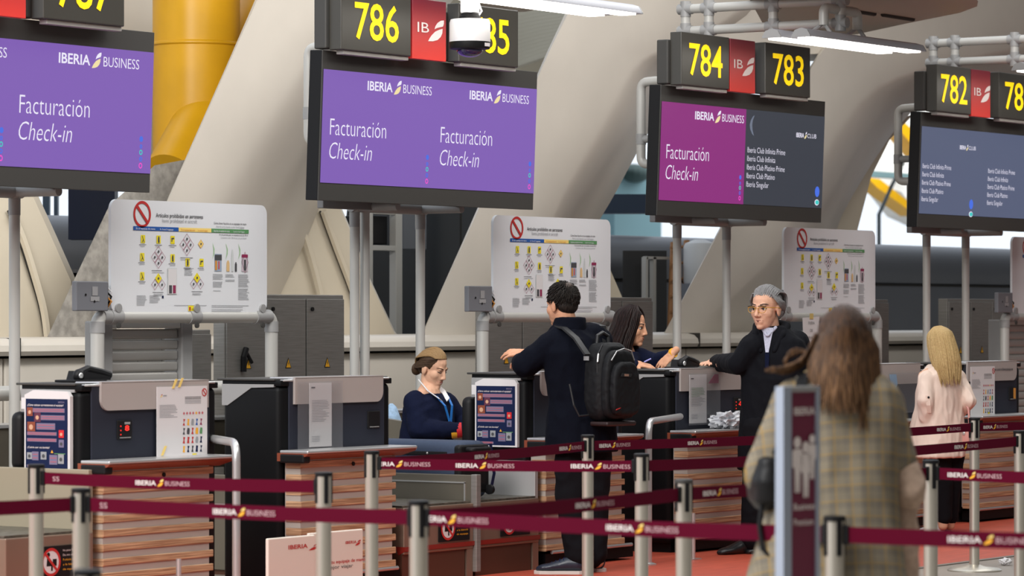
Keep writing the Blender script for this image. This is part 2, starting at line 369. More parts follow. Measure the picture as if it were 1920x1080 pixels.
slab('trim_24', 19.0, [(128, 330), (215, 330), (215, 449), (128, 449)], 0.25, M_navy)
# glazing bars in the bright opening at the left
for i, (a, b) in enumerate(((80, 92), (101, 108))):
    slab('window_%d' % (i+1), 21, [(a, 330), (b, 330), (b, 455), (a, 455)], 0.1, mat('window_bar', srgb(96, 120, 146), 0.4))
# aluminium frame inside the dark opening
mb = MB()
D = 18.6
for a in (694, 749): mb.box(onD(a-6, 500, D).x, onD(a+6, 500, D).x, D, D+0.08, 0, 2.6, M_alu, 0.008)
for b in (397, 465): mb.box(onD(694, 500, D).x, onD(749, 500, D).x, D+0.01, D+0.07, onD(720, b+5, D).z, onD(720, b-5, D).z, M_alu, 0.008)
t0 = thing('metal_frame', 'pale aluminium post frame with grey panel in the dark opening behind the triple posts', 'frame', onD(720, 640, D)); mb.build('frame', None, t0)
mb = MB(); mb.box(onD(756, 500, 18.75).x, onD(800, 500, 18.75).x, 18.75, 18.8, onD(780, 468, 18.75).z, 2.7, mat('clear_grey_panel', srgb(96, 100, 108), 0.3), 0.01)
mb.build('grey_panel', None, t0)
mb = MB(); mb.box(onD(697, 400, 18.7).x, onD(727, 400, 18.7).x, 18.7, 19.0, onD(710, 458, 18.7).z, onD(710, 404, 18.7).z, M_black, 0.01)
mb.build('equipment_box', None, t0)
# slatted ceiling far above
mb = MB()
def slat(px0, y0, px1, y1, D0=34, D1=31):
    a = onD(px0, y0, D0); b = onD(px1, y1, D1)
    mb.tube([a, (a+b)/2+Vector((0, 0, 0.02)), b], 0.055, mat('pale_ceiling_slat', srgb(196, 190, 172), 0.6), 6)
for k in range(16):
    f = k/15
    slat(940, 12+k*7.2+f*12, 1100, -4+k*5.6+f*2)
for k in range(8): slat(440, -8+k*7, 500, -16+k*6.5)
tag(mb.build('ceiling', None), kind='structure')
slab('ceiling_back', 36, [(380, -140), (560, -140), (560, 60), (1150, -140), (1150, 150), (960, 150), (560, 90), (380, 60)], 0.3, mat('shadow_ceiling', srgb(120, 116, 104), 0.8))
# wing shaped ceiling soffits, one per bay
M_soff = mat('taupe_soffit', srgb(165, 154, 140), 0.5)
for k, pl in enumerate(([(1330, -30), (1560, 133), (1600, 66), (1700, 45), (1820, 22), (1834, 8), (1822, -10), (1700, -60)], [(700, -60), (905, 26), (1010, 17), (1086, 2), (1100, -16), (960, -90)])):
    pl = [(1395, -20), (1440, 62), (1545, 68), (1608, 64), (1700, 44), (1800, 24), (1832, 12), (1834, 2), (1815, -14), (1600, -60)] if k == 0 else [(880, 10), (905, 24), (985, 22), (1062, 8), (1090, -4), (1060, -26), (900, -60)]
    P = [onZ(a, b, 4.0) for a, b in pl]; mb = MB(); mb.prism(P, (0, 0, 0.12), M_soff); struct('trim_3%d' % (k+1), mb)
mb = MB()
for a, b, c_, d_ in ((1578, 16, 1640, 26), (1655, 27, 1712, 36)):
    p, q = onZ(a, b, 3.995), onZ(c_, d_, 3.995); mb.tube([p, q], 0.02, M_seam, 6)
struct('trim_28', mb)
# view outside at the right: white canopy roofs on yellow beams, a crane
M_can = mat('white_canopy_roof', srgb(232, 230, 224), 0.7, noise=0.04, nscale=0.6, stretch=(0.4, 0.4, 12))
def far(name, label, cat, parts):
    mbs = MB()
    for poly, D, th, m in parts: mbs.prism([onD(a, b, D) for a, b in poly], (0, th, 0), m)
    return tag(mbs.build(name), label, cat)
far('canopy_roof', 'pale ribbed roof of a far terminal pier with yellow beams seen outside', 'roof',
    [([(1640, 330), (1672, 230), (1800, 180), (1800, 330)], 90, 2, M_can), ([(1625, 338), (1800, 322), (1800, 440), (1725, 405), (1690, 360)], 88, 2, M_can),
     ([(1667, 222), (1690, 224), (1740, 270), (1740, 305)], 86, 1, M_yel), ([(1626, 332), (1645, 352), (1720, 405), (1720, 390), (1650, 336)], 86, 1, M_yel)])
mb = MB()
mb.box(*[v for v in (onD(1600, 300, 84).x, onD(1760, 300, 84).x)], 84, 84.5, onD(1660, 333, 84).z, onD(1660, 322, 84).z, mat('far_green_beam', srgb(96, 120, 122), 0.5)); tag(mb.build('far_beam'), 'grey green horizontal beam outside beyond the right opening', 'beam')
mb = MB(); mb.box(-60, 240, 32, 200, -0.3, -0.05, mat('outside_apron', srgb(150, 150, 150), 0.8)); struct('ground', mb)
mb = MB()
q = [onD(1648, 440, 60)-Vector((0, 0, onD(1648, 440, 60).z+0.05))]+[onD(1648, 440, 60), onD(1648, 402, 60), onD(1675, 342, 60), onD(1690, 315, 60)]
mb.tube(q, 0.07, mat('far_dark_steel', srgb(58, 72, 80), 0.6), 6)
for k in range(6):
    a = q[3]*(1-k/5)+q[4]*(k/5); mb.tube([a+Vector((-0.25, 0, -0.2)), a+Vector((0.2, 0, 0.2))], 0.05, M_seam, 5)
tag(mb.build('far_crane'), 'small dark lattice crane mast outside beyond the right opening', 'crane')
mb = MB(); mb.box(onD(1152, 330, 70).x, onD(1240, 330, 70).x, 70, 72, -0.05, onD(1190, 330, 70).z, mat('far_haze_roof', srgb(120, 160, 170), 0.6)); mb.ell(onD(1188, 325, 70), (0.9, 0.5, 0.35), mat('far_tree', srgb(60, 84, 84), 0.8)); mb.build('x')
tag(bpy.data.objects['x'], 'hazy flat roofed airport building outside beyond the third screen', 'building'); bpy.data.objects['x'].name = 'far_building'
mb = MB(); M = M_silver
a = onD(1515, 470, 16.2); mb.box(a.x-0.05, a.x+0.05, 16.1, 16.2, 0, 1.5, M_alu)
# ladders and leftovers beyond the second arch
t = thing('wooden_ladder', 'wooden step ladder leaning behind the left post of the third screen', 'ladder', onD(1270, 660, 19.2))
M_lw = mat('ladder_wood', srgb(150, 104, 62), 0.6)
mb = MB(); mb.tube([onD(1256, 640, 19.2), onD(1263, 455, 19.3)], 0.035, M_lw, 8); mb.build('rail', None, t)
mb = MB(); mb.tube([onD(1284, 640, 19.1), onD(1288, 452, 19.3)], 0.035, M_lw, 8); mb.build('rail', None, t)
for k in range(6):
    mb = MB(); mb.tube([onD(1258, 615-k*30, 19.2), onD(1286, 612-k*30, 19.2)], 0.016, M_lw, 6); mb.build('rung', None, t)
mb = MB(); c = onD(1312, 532, 19.0); mb.lathe([(0.16, 0), (0.17, 0.02), (0.17, 0.38), (0.15, 0.42), (0.05, 0.46)], c, mat('pale_drum', srgb(190, 192, 194), 0.5), 24)
mb.box(c.x-0.18, c.x+0.18, c.y-0.18, c.y+0.18, 0, c.z, M_far)
tag(mb.build('storage_drum', None, None, True), 'pale round drum on a grey stand behind the third screen posts', 'drum')
mb = MB()
for px in (1213, 1228): mb.box(onD(px, 500, 19.4).x-0.025, onD(px, 500, 19.4).x+0.025, 19.4, 19.45, 0, onD(px, 482, 19.4).z, M_alu)
mb.box(onD(1213, 500, 19.4).x, onD(1256, 500, 19.4).x, 19.4, 19.45, onD(1230, 486, 19.4).z, onD(1230, 481, 19.4).z, M_alu)
tag(mb.build('door_frame'), 'thin pale metal door frame leaning by the wooden ladder', 'frame')
slab('trim_26', 19.6, [(1168, 470), (1250, 470), (1250, 660), (1168, 660)], 0.1, mat('far_charcoal', srgb(60, 61, 64), 0.4, 0.4))
# ================================================================== DISPLAY SCREENS, SIGNS, STANDS, LIGHTS
X1 = Vector((1, 0, 0)); Z1 = Vector((0, 0, 1)); BAY = 4.115
TILT = 0.0395
SX = Vector((1, 0, 0)); SZ = Vector((0, -TILT, 1)).normalized()
SH = 0.966; SWD = 2.475; SZ0 = 2.296; SY0 = 13.785
M_purple = screen('purple_display', (126, 92, 178)); M_magenta = screen('magenta_display', (138, 42, 122))
M_slate = screen('slate_display', (54, 58, 68)); M_bslate = screen('blue_slate_display', (84, 92, 118))
M_dtext = screen('white_display_text', (236, 232, 248)); M_dgold = screen('gold_display_mark', (240, 222, 165))
M_dblue = screen('blue_display_dot', (70, 110, 225)); M_dcyan = screen('cyan_display_dot', (60, 200, 195)); M_dpink = screen('pink_display_dot', (240, 80, 200)); M_dgrey = screen('grey_display_mark', (110, 118, 135))
def dots(mb, p):
    for dz, m, r in ((0.10, M_dblue, 0.022), (0.055, M_dblue, 0.016), (0.02, M_dcyan, 0.02), (-0.02, M_dblue, 0.018), (-0.06, M_dpink, 0.022)):
        ring(mb, p+SZ*dz, SX, SZ, r*0.75, 0.007 if r < 0.0215 or m != M_dblue else r*0.72, m, 0, 16, r*0.8)
def dots2(mb, p):
    disc(mb, p+SZ*0.05, SX, SZ, 0.036, M_dblue, 0, 20, 0.042); disc(mb, p-SZ*0.035, SX, SZ, 0.036, M_dtext, 0, 20, 0.024); disc(mb, p-SZ*0.035, SX, SZ, 0.03, M_dcyan, 0.002, 20, 0.018)
CLUB = ['Iberia Club Infinita Prime', 'Iberia Club Infinita', 'Iberia Club Platino Prime', 'Iberia Club Platino', 'Iberia Singular']
def display(k, kind, label):
    x0 = 18.0+BAY*k-(0.03 if k == -1 else 0); P0 = Vector((x0, SY0, SZ0)); N = SX.cross(SZ)   # towards the hall
    def at(u, v, off=0.0): return P0+SX*u+SZ*v+N*off
    t = thing('display_screen', label, 'screen', P0, 'wide display screens over the desks')
    mb = MB(); M = Matrix((SX, -N, SZ)).transposed().to_4x4(); M.translation = P0
    mb.box(0, SWD, 0.008, 0.105, 0, SH, M_black, 0.004, 1, M); mb.build('housing', None, t)
    mb = MB(); mb.box(0.0, SWD, 0.0, 0.0085, 0, SH, M_bezel, 0.002, 1, M); mb.build('bezel', None, t)
    mb = MB()
    v0, v1 = 0.115, 0.845; u0, u1 = 0.012, SWD-0.004; W = u1-u0; H2 = W/2
    if kind in ('purple',): quad(mb, at(u0, v0, 0.003), SX, SZ, W, v1-v0, M_purple)
    elif kind == 'mixed':
        quad(mb, at(u0, v0, 0.003), SX, SZ, H2, v1-v0, M_magenta); quad(mb, at(u0+H2, v0, 0.003), SX, SZ, H2, v1-v0, M_slate)
    else: quad(mb, at(u0, v0, 0.003), SX, SZ, W, v1-v0, M_bslate)
    mb.build('picture', None, t)
    mb = MB(); O = 0.005
    for h in (0, 1):
        ux = u0+h*H2-(0.035 if k == -1 else 0)
        if kind == 'purple' or (kind == 'mixed' and h == 0):
            lx = ux+(0.475 if h == 0 else 0.41)
            lockup(mb, at(lx, 0.735, O), SX, SZ, 0.72, 0.062, 'BUSINESS', M_dtext, M_dgold, M_dtext, M_dtext)
            text(mb, 'Facturación', at(ux+0.085, 0.425, O), SX, SZ, 0.61, 0.115, M_dtext, -0.012)
            text(mb, 'Check-in', at(ux+0.085, 0.272, O), SX, SZ, 0.46, 0.115, M_dtext, -0.012, 0.22)
            dots(mb, at(ux+H2-0.06, 0.22, O))
        elif kind == 'mixed':
            lockup(mb, at(ux+0.78, 0.665, O), SX, SZ, 0.32, 0.036, 'CLUB', M_dtext, M_dgold, M_dtext, M_dtext)
            shape(mb, at(ux+0.05, 0.645, O), SX, SZ, [(0.075, 0.0), (0.045, 0.015), (0.015, 0.05), (0.005, 0.085), (0.02, 0.12), (0.05, 0.15), (0.075, 0.16), (0.05, 0.12), (0.042, 0.085), (0.05, 0.045)], M_dgrey)
            for i, s in enumerate(CLUB): text(mb, s, at(ux+0.035, 0.515-i*0.066, O), SX, SZ, {0: .58, 1: .43, 2: .58, 3: .43, 4: .34}[i], 0.046, M_dtext, -0.01)
            dots2(mb, at(ux+H2-0.085, 0.195, O))
        else:
            for i, s in enumerate(CLUB): text(mb, s, at(ux+(0.035 if h == 0 else 0.02), 0.495-i*0.069, O), SX, SZ, {0: .52, 1: .39, 2: .52, 3: .39, 4: .30}[i], 0.043, M_dtext, -0.01)
            if h == 0:
                lockup(mb, at(ux+0.70, 0.68, O), SX, SZ, 0.30, 0.034, 'CLUB', M_dtext, M_dgold, M_dtext, M_dtext); dots2(mb, at(ux+0.95, 0.165, O))
            else: lockup(mb, at(ux+0.72, 0.68, O), SX, SZ, 0.30, 0.034, 'CLUB', M_dtext, M_dgold, M_dtext, M_dtext)
    mb.build('lettering', None, t)
    return t
display(-1, 'purple', 'leftmost wide screen, purple check-in display cut off by the left edge of the photo')
display(0, 'purple', 'fully purple double check-in display screen hanging under the 786 sign')
display(1, 'mixed', 'display screen half magenta and half dark slate under the 784 and 783 signs')
display(2, 'blue', 'blue slate display screen listing club names twice under the 782 sign')
def stand(k, label):
    x0 = 18.0+BAY*k; t = thing('screen_stand', label, 'stand', (x0+1.34, 14.2, 0), 'tube stands carrying the screens')
    pr = 0.033
    for dx in ((0.96, 1.70) if k else (0.945, 1.70)):
        mb = MB(); mb.tube([(x0+dx, 14.2, 0), (x0+dx, 14.2, 2.30)], pr, M_alu, 16)
        for z in (0.1, 2.2): mb.tube([(x0+dx, 14.2, z-0.05), (x0+dx, 14.2, z+0.05)], pr+0.003, M_joint, 16)
        mb.build('post', None, t, True)
    if k == 0:
        mb = MB(); mb.tube([(x0+1.06, 14.2, 0), (x0+1.06, 14.2, 2.30)], pr, M_alu, 16); mb.build('post', None, t, True)
    mb = MB(); mb.tube([(x0+0.9, 14.2, 2.285), (x0+1.76, 14.2, 2.285)], 0.036, M_joint, 14); mb.tube([(x0+0.96, 14.2, 2.285), (x0+0.96, 13.85, 2.285)], 0.03, M_joint, 12); mb.tube([(x0+1.70, 14.2, 2.285), (x0+1.70, 13.85, 2.285)], 0.03, M_joint, 12)
    mb.build('crossbar', None, t, True)
    mb = MB(); xl = x0+0.44
    mb.bend([(xl, 13.72, 3.34), (xl, 14.2, 3.32), (xl, 14.2, 2.70), (xl, 13.9, 2.70)], 0.035, 0.06, M_alu, 14)
    mb.tube([(xl, 14.2, 2.89), (xl, 13.9, 2.89)], 0.03, M_joint, 12); mb.tube([(xl, 14.2, 2.93), (xl, 14.2, 2.85)], 0.039, M_joint, 14)
    mb.lathe([(0.02, -0.02), (0.06, -0.01), (0.06, 0.01), (0.02, 0.03)], (xl, 13.73, 3.33), M_bezel, 16, 'y')
    mb.build('bracket_loop', None, t, True)
    mb = MB(); mb.box(x0+0.40, x0+1.2, 14.05, 14.1, 2.26, 2.68, mat('back_plate', srgb(112, 112, 114), 0.5), 0.006); mb.box(x0+0.55, x0+1.9, 13.93, 14.05, 2.45, 3.1, M_joint, 0.01); mb.build('back_plate', None, t)
    mb = MB(); xt = x0+1.085
    for z in (3.92, 3.75): mb.tube([(xt, 14.2, z), (xt, 12.84, z)], 0.035, M_alu, 14)
    for d in (14.2, 13.99, 13.42, 12.84):
        mb.tube([(xt, d, 3.96), (xt, d, 3.71)], 0.036, M_alu, 14)
        for z in (3.92, 3.75): mb.tube([(xt, d-0.06, z), (xt, d+0.06, z)], 0.041, M_joint, 14); mb.tube([(xt, d, z-0.06), (xt, d, z+0.06)], 0.041, M_joint, 14)
    mb.tube([(xt, 14.2, 3.75), (xt, 14.2, 2.3)], 0.034, M_alu, 14)
    mb.tube([(xt, 12.84, 3.96), (xt, 12.84, 3.995)], 0.036, M_alu, 14)
    mb.build('truss', None, t, True)
    mb = MB()
    for dz, d in ((0, 12.86),):
        mb.bend([(xt-0.22, d, 3.72), (xt-0.22, d, 3.85), (xt+0.30, d, 3.85), (xt+0.30, d, 3.72)], 0.037, 0.05, M_alu, 14)
    for dx in (-0.22, 0.30):
        mb.tube([(xt+dx, 12.86, 3.74), (xt+dx, 12.80, 3.66)], 0.016, M_joint, 8); mb.tube([(xt+dx, 12.86, 3.74), (xt+dx, 12.98, 3.66)], 0.016, M_joint, 8)
    mb.build('lamp_arm', None, t, True)
    return t
stand(-1, 'leftmost tube stand whose post runs down the left edge of the photo')
stand(0, 'grey tube stand with three posts under the purple double screen')
stand(1, 'grey tube stand with two posts under the magenta and slate screen')
stand(2, 'grey tube stand with two posts under the blue slate screen at the right')
M_lamp = mat('lit_lamp_diffuser', (1, 1, 1), 0.5, emit=((1, 0.95, 0.86), 7.0))
M_lampbody = mat('grey_lamp_housing', srgb(176, 178, 186), 0.4, 0.05)
def lamp(k, D, z, dx, label):
    x0 = 18.0+BAY*k+0.36+dx; t = thing('linear_lamp', label, 'lamp', (x0, D, z), 'twin linear lamps over the signs')
    mb = MB(); pr = [(0.0, 0.065), (0.05, 0.05), (0.075, 0.01), (0.075, 0.0), (-0.075, 0.0), (-0.075, 0.01), (-0.05, 0.05)]
    mb.prism([Vector((x0, D+a, z+b)) for a, b in pr], (1.8, 0, 0), M_lampbody); mb.build('housing', None, t, True)
    mb = MB(); mb.box(x0+0.05, x0+1.75, D-0.06, D+0.06, z-0.012, z+0.0, M_lamp); mb.build('diffuser', None, t)
    mb = MB()
    for e in (x0-0.012, x0+1.8): mb.prism([Vector((e, D+a*1.05, z+b*1.05-0.004)) for a, b in pr], (0.012, 0, 0), M_joint)
    mb.build('end_cap', None, t)
for k, s in ((-1, 'left'), (0, 'over the 785 sign at the photo top'), (1, 'in front of the 783 sign'), (2, 'over the 781 sign at the right edge')):
    if k == -1: continue
    lamp(k, 12.78, 3.60, 0.03, 'front lamp of the lit linear pair '+s); lamp(k, 13.0, 3.60, -0.02, 'rear lamp of the lit linear pair '+s)
def number_sign(k, dx, w, num, label):
    x0 = 18.0+BAY*k+dx; t = thing('number_sign', label, 'sign', (x0, 13.62, 3.26), 'desk number signs')
    mb = MB(); mb.box(x0, x0+w, 13.62, 13.72, 3.262, 3.655, M_signbox, 0.006); mb.box(x0-0.03, x0+0.06, 13.72, 13.82, 3.27, 3.6, M_bezel, 0.01); mb.build('sign_box', None, t)
    mb = MB(); text(mb, num, (x0+w*0.5, 13.617, 3.345), X1, Z1, 0.48, 0.245, M_num, 0.010, 0, 'c'); mb.build('numerals', None, t)
    mb = MB(); mb.box(x0+0.05, x0+w, 13.64, 13.7, 3.235, 3.262, M_alu, 0.004); mb.build('rail', None, t)
def airline_sign(k, dx, w, label):
    x0 = 18.0+BAY*k+dx; t = thing('airline_sign', label, 'sign', (x0, 13.61, 3.25), 'red airline code signs')
    m = mat('red_gradient_print', (0.4, 0.02, 0.03), 0.4)
    if not m.get('done'):
        m['done'] = 1; n = m.node_tree; tcn = n.nodes.new('ShaderNodeTexCoord'); s = n.nodes.new('ShaderNodeSeparateXYZ'); r = n.nodes.new('ShaderNodeValToRGB')
        mrr = n.nodes.new('ShaderNodeMapRange'); mrr.inputs['From Min'].default_value = 3.25; mrr.inputs['From Max'].default_value = 3.65
        r.color_ramp.elements[0].color = (*srgb(214, 58, 50), 1); r.color_ramp.elements[1].color = (*srgb(112, 26, 44), 1)
        n.links.new(tcn.outputs['Object'], s.inputs[0]); n.links.new(s.outputs['Z'], mrr.inputs['Value']); n.links.new(mrr.outputs[0], r.inputs[0]); n.links.new(r.outputs[0], n.nodes['Principled BSDF'].inputs['Base Color'])
    mb = MB(); mb.box(x0, x0+w, 13.62, 13.66, 3.25, 3.65, m, 0.003); mb.build('sign_panel', None, t)
    mb = MB(); text(mb, 'IB', (x0+0.05, 13.617, 3.43), X1, Z1, 0.13, 0.07, M_text, 0.0); leaf(mb, (x0+0.17, 13.617, 3.375), X1, Z1, 0.18, 0.15, M_text, M_text); mb.build('lettering', None, t)
number_sign(-1, 1.31, 0.71, '787', 'dark 787 number sign cut off by the top edge at upper left')
airline_sign(-1, 0.80, 0.36, 'red sign corner at the very top left of the photo beside the 787 sign')
number_sign(0, 0.03, 0.76, '786', 'dark sign with yellow 786 over the purple double screen')
airline_sign(0, 0.81, 0.38, 'red airline code sign between the 786 and 785 signs')
number_sign(0, 1.34, 0.71, '785', 'dark sign with yellow 785 partly behind the white hanging sensor')
number_sign(1, 0.08, 0.69, '784', 'dark sign with yellow 784 over the magenta half of a screen')
airline_sign(1, 0.785, 0.37, 'red airline code sign between the 784 and 783 signs')
number_sign(1, 1.31, 0.70, '783', 'dark sign with yellow 783 under the lit twin lamp')
number_sign(2, 0.03, 0.63, '782', 'dark sign with yellow 782 over the blue slate screen')
airline_sign(2, 0.665, 0.36, 'red airline code sign right of the 782 sign')
number_sign(2, 1.19, 0.70, '781', 'dark sign with yellow 781 cut off by the right edge of the photo')
# white hanging sensor in front of the 785 sign
c = onD(881, 92, 13.05); t = thing('hanging_sensor', 'white cylindrical sensor with black base hanging in front of the 785 sign', 'sensor', c)
mb = MB(); mb.lathe([(0.10, 0.03), (0.13, 0.035), (0.133, 0.05), (0.132, 0.17), (0.125, 0.19), (0.06, 0.195)], c, mat('white_sensor', srgb(226, 226, 228), 0.35), 32); mb.build('body', None, t, True)
mb = MB(); mb.lathe([(0.07, -0.01), (0.128, 0.0), (0.133, 0.012), (0.133, 0.045), (0.10, 0.05)], c, M_black, 32); mb.box(c.x-0.02, c.x+0.03, c.y-0.137, c.y-0.12, c.z+0.012, c.z+0.034, M_paper); mb.build('base', None, t, True)
mb = MB(); mb.ell(c+Vector((0, 0, -0.008)), (0.085, 0.085, 0.045), mat('violet_lens', (0.02, 0.01, 0.09), 0.1, coat=1.0)); mb.build('lens', None, t, True)
mb = MB(); mb.box(c.x-0.05, c.x+0.05, c.y-0.045, c.y+0.045, c.z+0.23, c.z+0.34, M_white, 0.01); mb.tube([c+Vector((0, 0, 0.33)), c+Vector((0, 0, 0.75))], 0.025, M_white, 12); mb.build('hanger', None, t)
mb = MB()
for i in range(5): mb.lathe([(0.05+0.006*i, 0.195+0.008*(4-i)), (0.056+0.006*i, 0.198+0.008*(4-i)), (0.05+0.006*i, 0.202+0.008*(4-i))], c, M_black, 20)
mb.tube([c+Vector((0.06, -0.02, 0.21)), c+Vector((0.09, -0.03, 0.25)), c+Vector((0.08, 0, 0.33)), c+Vector((0.085, 0, 0.42))], 0.007, M_white, 8); mb.build('cable', None, t)
# ================================================================== PROHIBITED ITEMS BOARDS ON TUBE RAILS
PD = 14.14
def board(k, label, raillabel, boxlabel):
    x0 = 16.385+BAY*k; W = 1.535; H = 0.695; zb = 1.572
    t = thing('information_board', label, 'board', (x0, PD, zb), 'prohibited items boards')
    mb = MB(); n = 6; rr = 0.06; out = []
    for cx, cz, a0 in ((W-rr, rr, -90), (W-rr, H-rr, 0), (rr, H-rr, 90), (rr, rr, 180)):
        for i in range(n+1): a = math.radians(a0+90*i/n); out.append(Vector((x0+cx+rr*math.cos(a), PD, zb+cz+rr*math.sin(a))))
    mb.prism(out, (0, 0.02, 0), M_white); mb.build('panel', None, t)
    def at(u, v): return Vector((x0+u*W, PD-0.003, zb+(1-v)*H))     # u,v in the board, v down
    mb = MB()
    text(mb, 'Artículos prohibidos en aeronaves', at(0.275, 0.145), X1, Z1, 0.46, 0.026, M_ink, 0.01)
    text(mb, 'Items prohibited in aircraft', at(0.315, 0.19), X1, Z1, 0.34, 0.026, M_inkl, -0.004)
    text(mb, 'Cómo llevar líquidos en su equipaje de mano', at(0.645, 0.19), X1, Z1, 0.33, 0.014, M_ink, 0.005)
    text(mb, 'How to carry liquids in your hand luggage', at(0.66, 0.22), X1, Z1, 0.285, 0.013, M_inkl)
    text(mb, 'No está permitido pasar con recipientes de más de 100 ml', at(0.68, 0.292), X1, Z1, 0.29, 0.011, M_ink, 0.004)
    text(mb, 'Containers over 100 ml are not permitted', at(0.69, 0.318), X1, Z1, 0.26, 0.011, M_inkl)
    ring(mb, at(0.19, 0.125), X1, Z1, 0.083, 0.017, M_red, 0, 32, 0.083)
    shape(mb, at(0.19, 0.125), X1, Z1, [(-0.062, 0.048), (-0.048, 0.062), (0.062, -0.048), (0.048, -0.062)], M_red, 0.001)
    for a, b, m, tx1, tx2 in ((0.135, 0.418, M_blue, 'En el equipaje de mano', 'In hand luggage'), (0.418, 0.628, M_ylp, 'En el equipaje facturado', 'In checked luggage'), (0.628, 0.875, M_green, 'Líquidos en equipaje de mano', 'Liquids in hand luggage')):
        quad(mb, at(a, 0.268), X1, Z1, (b-a)*W, 0.025, m); cc = M_white if m != M_ylp else M_org
        text(mb, tx1, at(a+0.015, 0.26), X1, Z1, (b-a)*W*0.42, 0.012, cc, 0.006, 0, 'l', 0.002); text(mb, tx2, at(a+(b-a)*0.58, 0.26), X1, Z1, (b-a)*W*0.30, 0.011, cc, 0, 0, 'l', 0.002)
    mb.build('heading', None, t)
    mb = MB(); rnd = random.Random(3)
    def lines(u, v, w, n, dv=0.011, m=M_inkl, h=0.0028):
        for i in range(n): quad(mb, at(u, v+i*dv), X1, Z1, w*W*(0.75+0.25*rnd.random()), h, m)
    def icon(u, v, w=0.040, h=0.050):
        p = at(u, v); shape(mb, p, X1, Z1, [(-w/2, -h/2), (w/2, -h/2), (w/2, h/2), (-w/2, h/2)], M_ylw)
        g = rnd.randrange(4); q = p
        if g == 0: shape(mb, q, X1, Z1, [(-0.013, 0.012), (0.013, 0.014), (0.013, 0.004), (-0.003, 0.003), (-0.006, -0.014), (-0.012, -0.014)], M_ink, 0.001)
        elif g == 1:
            shape(mb, q, X1, Z1, [(-0.012, 0.02), (-0.007, 0.02), (0.013, -0.02), (0.008, -0.02)], M_ink, 0.001); shape(mb, q, X1, Z1, [(0.0, 0.0), (-0.012, -0.02), (-0.007, -0.021), (0.004, -0.004)], M_ink, 0.001)
        elif g == 2: shape(mb, q, X1, Z1, [(-0.012, -0.02), (0.012, -0.02), (0.008, -0.004), (0.002, 0.0), (0.01, 0.02), (0.004, 0.02), (-0.006, 0.002), (-0.01, -0.004)], M_ink, 0.001)
        else: shape(mb, q, X1, Z1, [(-0.008, -0.02), (0.008, -0.02), (0.008, 0.008), (0.003, 0.02), (-0.003, 0.02), (-0.008, 0.008)], M_ink, 0.001)
        lines(u-0.025, v+0.052, 0.05, 1, 0.013, M_ink); lines(u-0.018, v+0.066, 0.036, 1)
    def dia(u, v, r, m=M_mag, fill=None):
        p = at(u, v)
        if fill: shape(mb, p, X1, Z1, [(-r, 0), (0, -r), (r, 0), (0, r)], fill)
        for a, b in (((-r, 0), (0, -r)), ((0, -r), (r, 0)), ((r, 0), (0, r)), ((0, r), (-r, 0))):
            a2 = (a[0]*0.9, a[1]*0.9); b2 = (b[0]*0.9, b[1]*0.9); shape(mb, p, X1, Z1, [a, b, b2, a2], m, 0.001)
        disc(mb, p, X1, Z1, r*0.25, M_ink if not fill else M_ink, 0.002, 8)
    def dia4(u, v):
        r = 0.036
        for du, dz in ((0, r), (0, -r), (r, 0), (-r, 0)): dia(u+du/W, v-dz/H, r*0.95)
        lines(u-0.042, v+0.12, 0.085, 1, 0.014, M_ink); lines(u-0.04, v+0.137, 0.08, 1)
    def dia3(u, v):
        r = 0.034; dia(u-r/W, v+r*0.6/H, r); dia(u+r/W, v+r*0.6/H, r); dia(u, v-r*0.55/H, r*0.95, M_ylw, M_ylw); lines(u-0.035, v+0.10, 0.075, 1, 0.014, M_ink); lines(u-0.03, v+0.117, 0.06, 2)
    for u, v in ((0.195, 0.345), (0.292, 0.345), (0.38, 0.345), (0.19, 0.505), (0.38, 0.51), (0.19, 0.675), (0.475, 0.545), (0.565, 0.545)): icon(u, v)
    dia4(0.29, 0.505); dia4(0.47, 0.385); dia(0.56, 0.375, 0.028, M_org, M_ylp); dia3(0.29, 0.72); dia3(0.535, 0.71)
    shape(mb, at(0.348, 0.835), X1, Z1, [(0, 0), (0.09, 0), (0.09, 0.165), (0, 0.165)], mat('pale_grey_print', srgb(200, 205, 205), 0.6)); shape(mb, at(0.351, 0.83), X1, Z1, [(0, 0), (0.082, 0), (0.082, 0.157), (0, 0.157)], M_paper, 0.001)
    for du in (0.008, 0.045): shape(mb, at(0.351, 0.825), X1, Z1, [(du, 0), (du+0.028, 0), (du+0.028, 0.05), (du, 0.05)], M_ink if du < 0.02 else M_mag, 0.002)
    lines(0.355, 0.62, 0.055, 1, 0.014, M_ink); lines(0.455, 0.60, 0.06, 6, 0.012); lines(0.70, 0.345, 0.0, 0)
    for u in (0.635, 0.722, 0.805):
        a = at(u, 0.46); shape(mb, a, X1, Z1, [(0, -0.035), (0.02, 0.0), (0.022, 0.03), (0.0, 0.07), (0.012, 0.03), (0.012, 0.005)], mat('pale_green_print', srgb(160, 196, 150), 0.6))
    shape(mb, at(0.65, 0.62), X1, Z1, [(0, 0), (0.07, 0), (0.07, 0.11), (0, 0.11)], mat('pale_blue_print', srgb(150, 165, 185), 0.6)); shape(mb, at(0.652, 0.61), X1, Z1, [(0, 0), (0.02, 0), (0.02, 0.06), (0, 0.06)], M_org, 0.001); shape(mb, at(0.672, 0.6), X1, Z1, [(0, 0), (0.015, 0), (0.015, 0.05), (0, 0.05)], M_pink, 0.001); shape(mb, at(0.65, 0.52), X1, Z1, [(0, 0), (0.07, 0), (0.07, 0.035), (0, 0.035)], M_ink, 0.001)
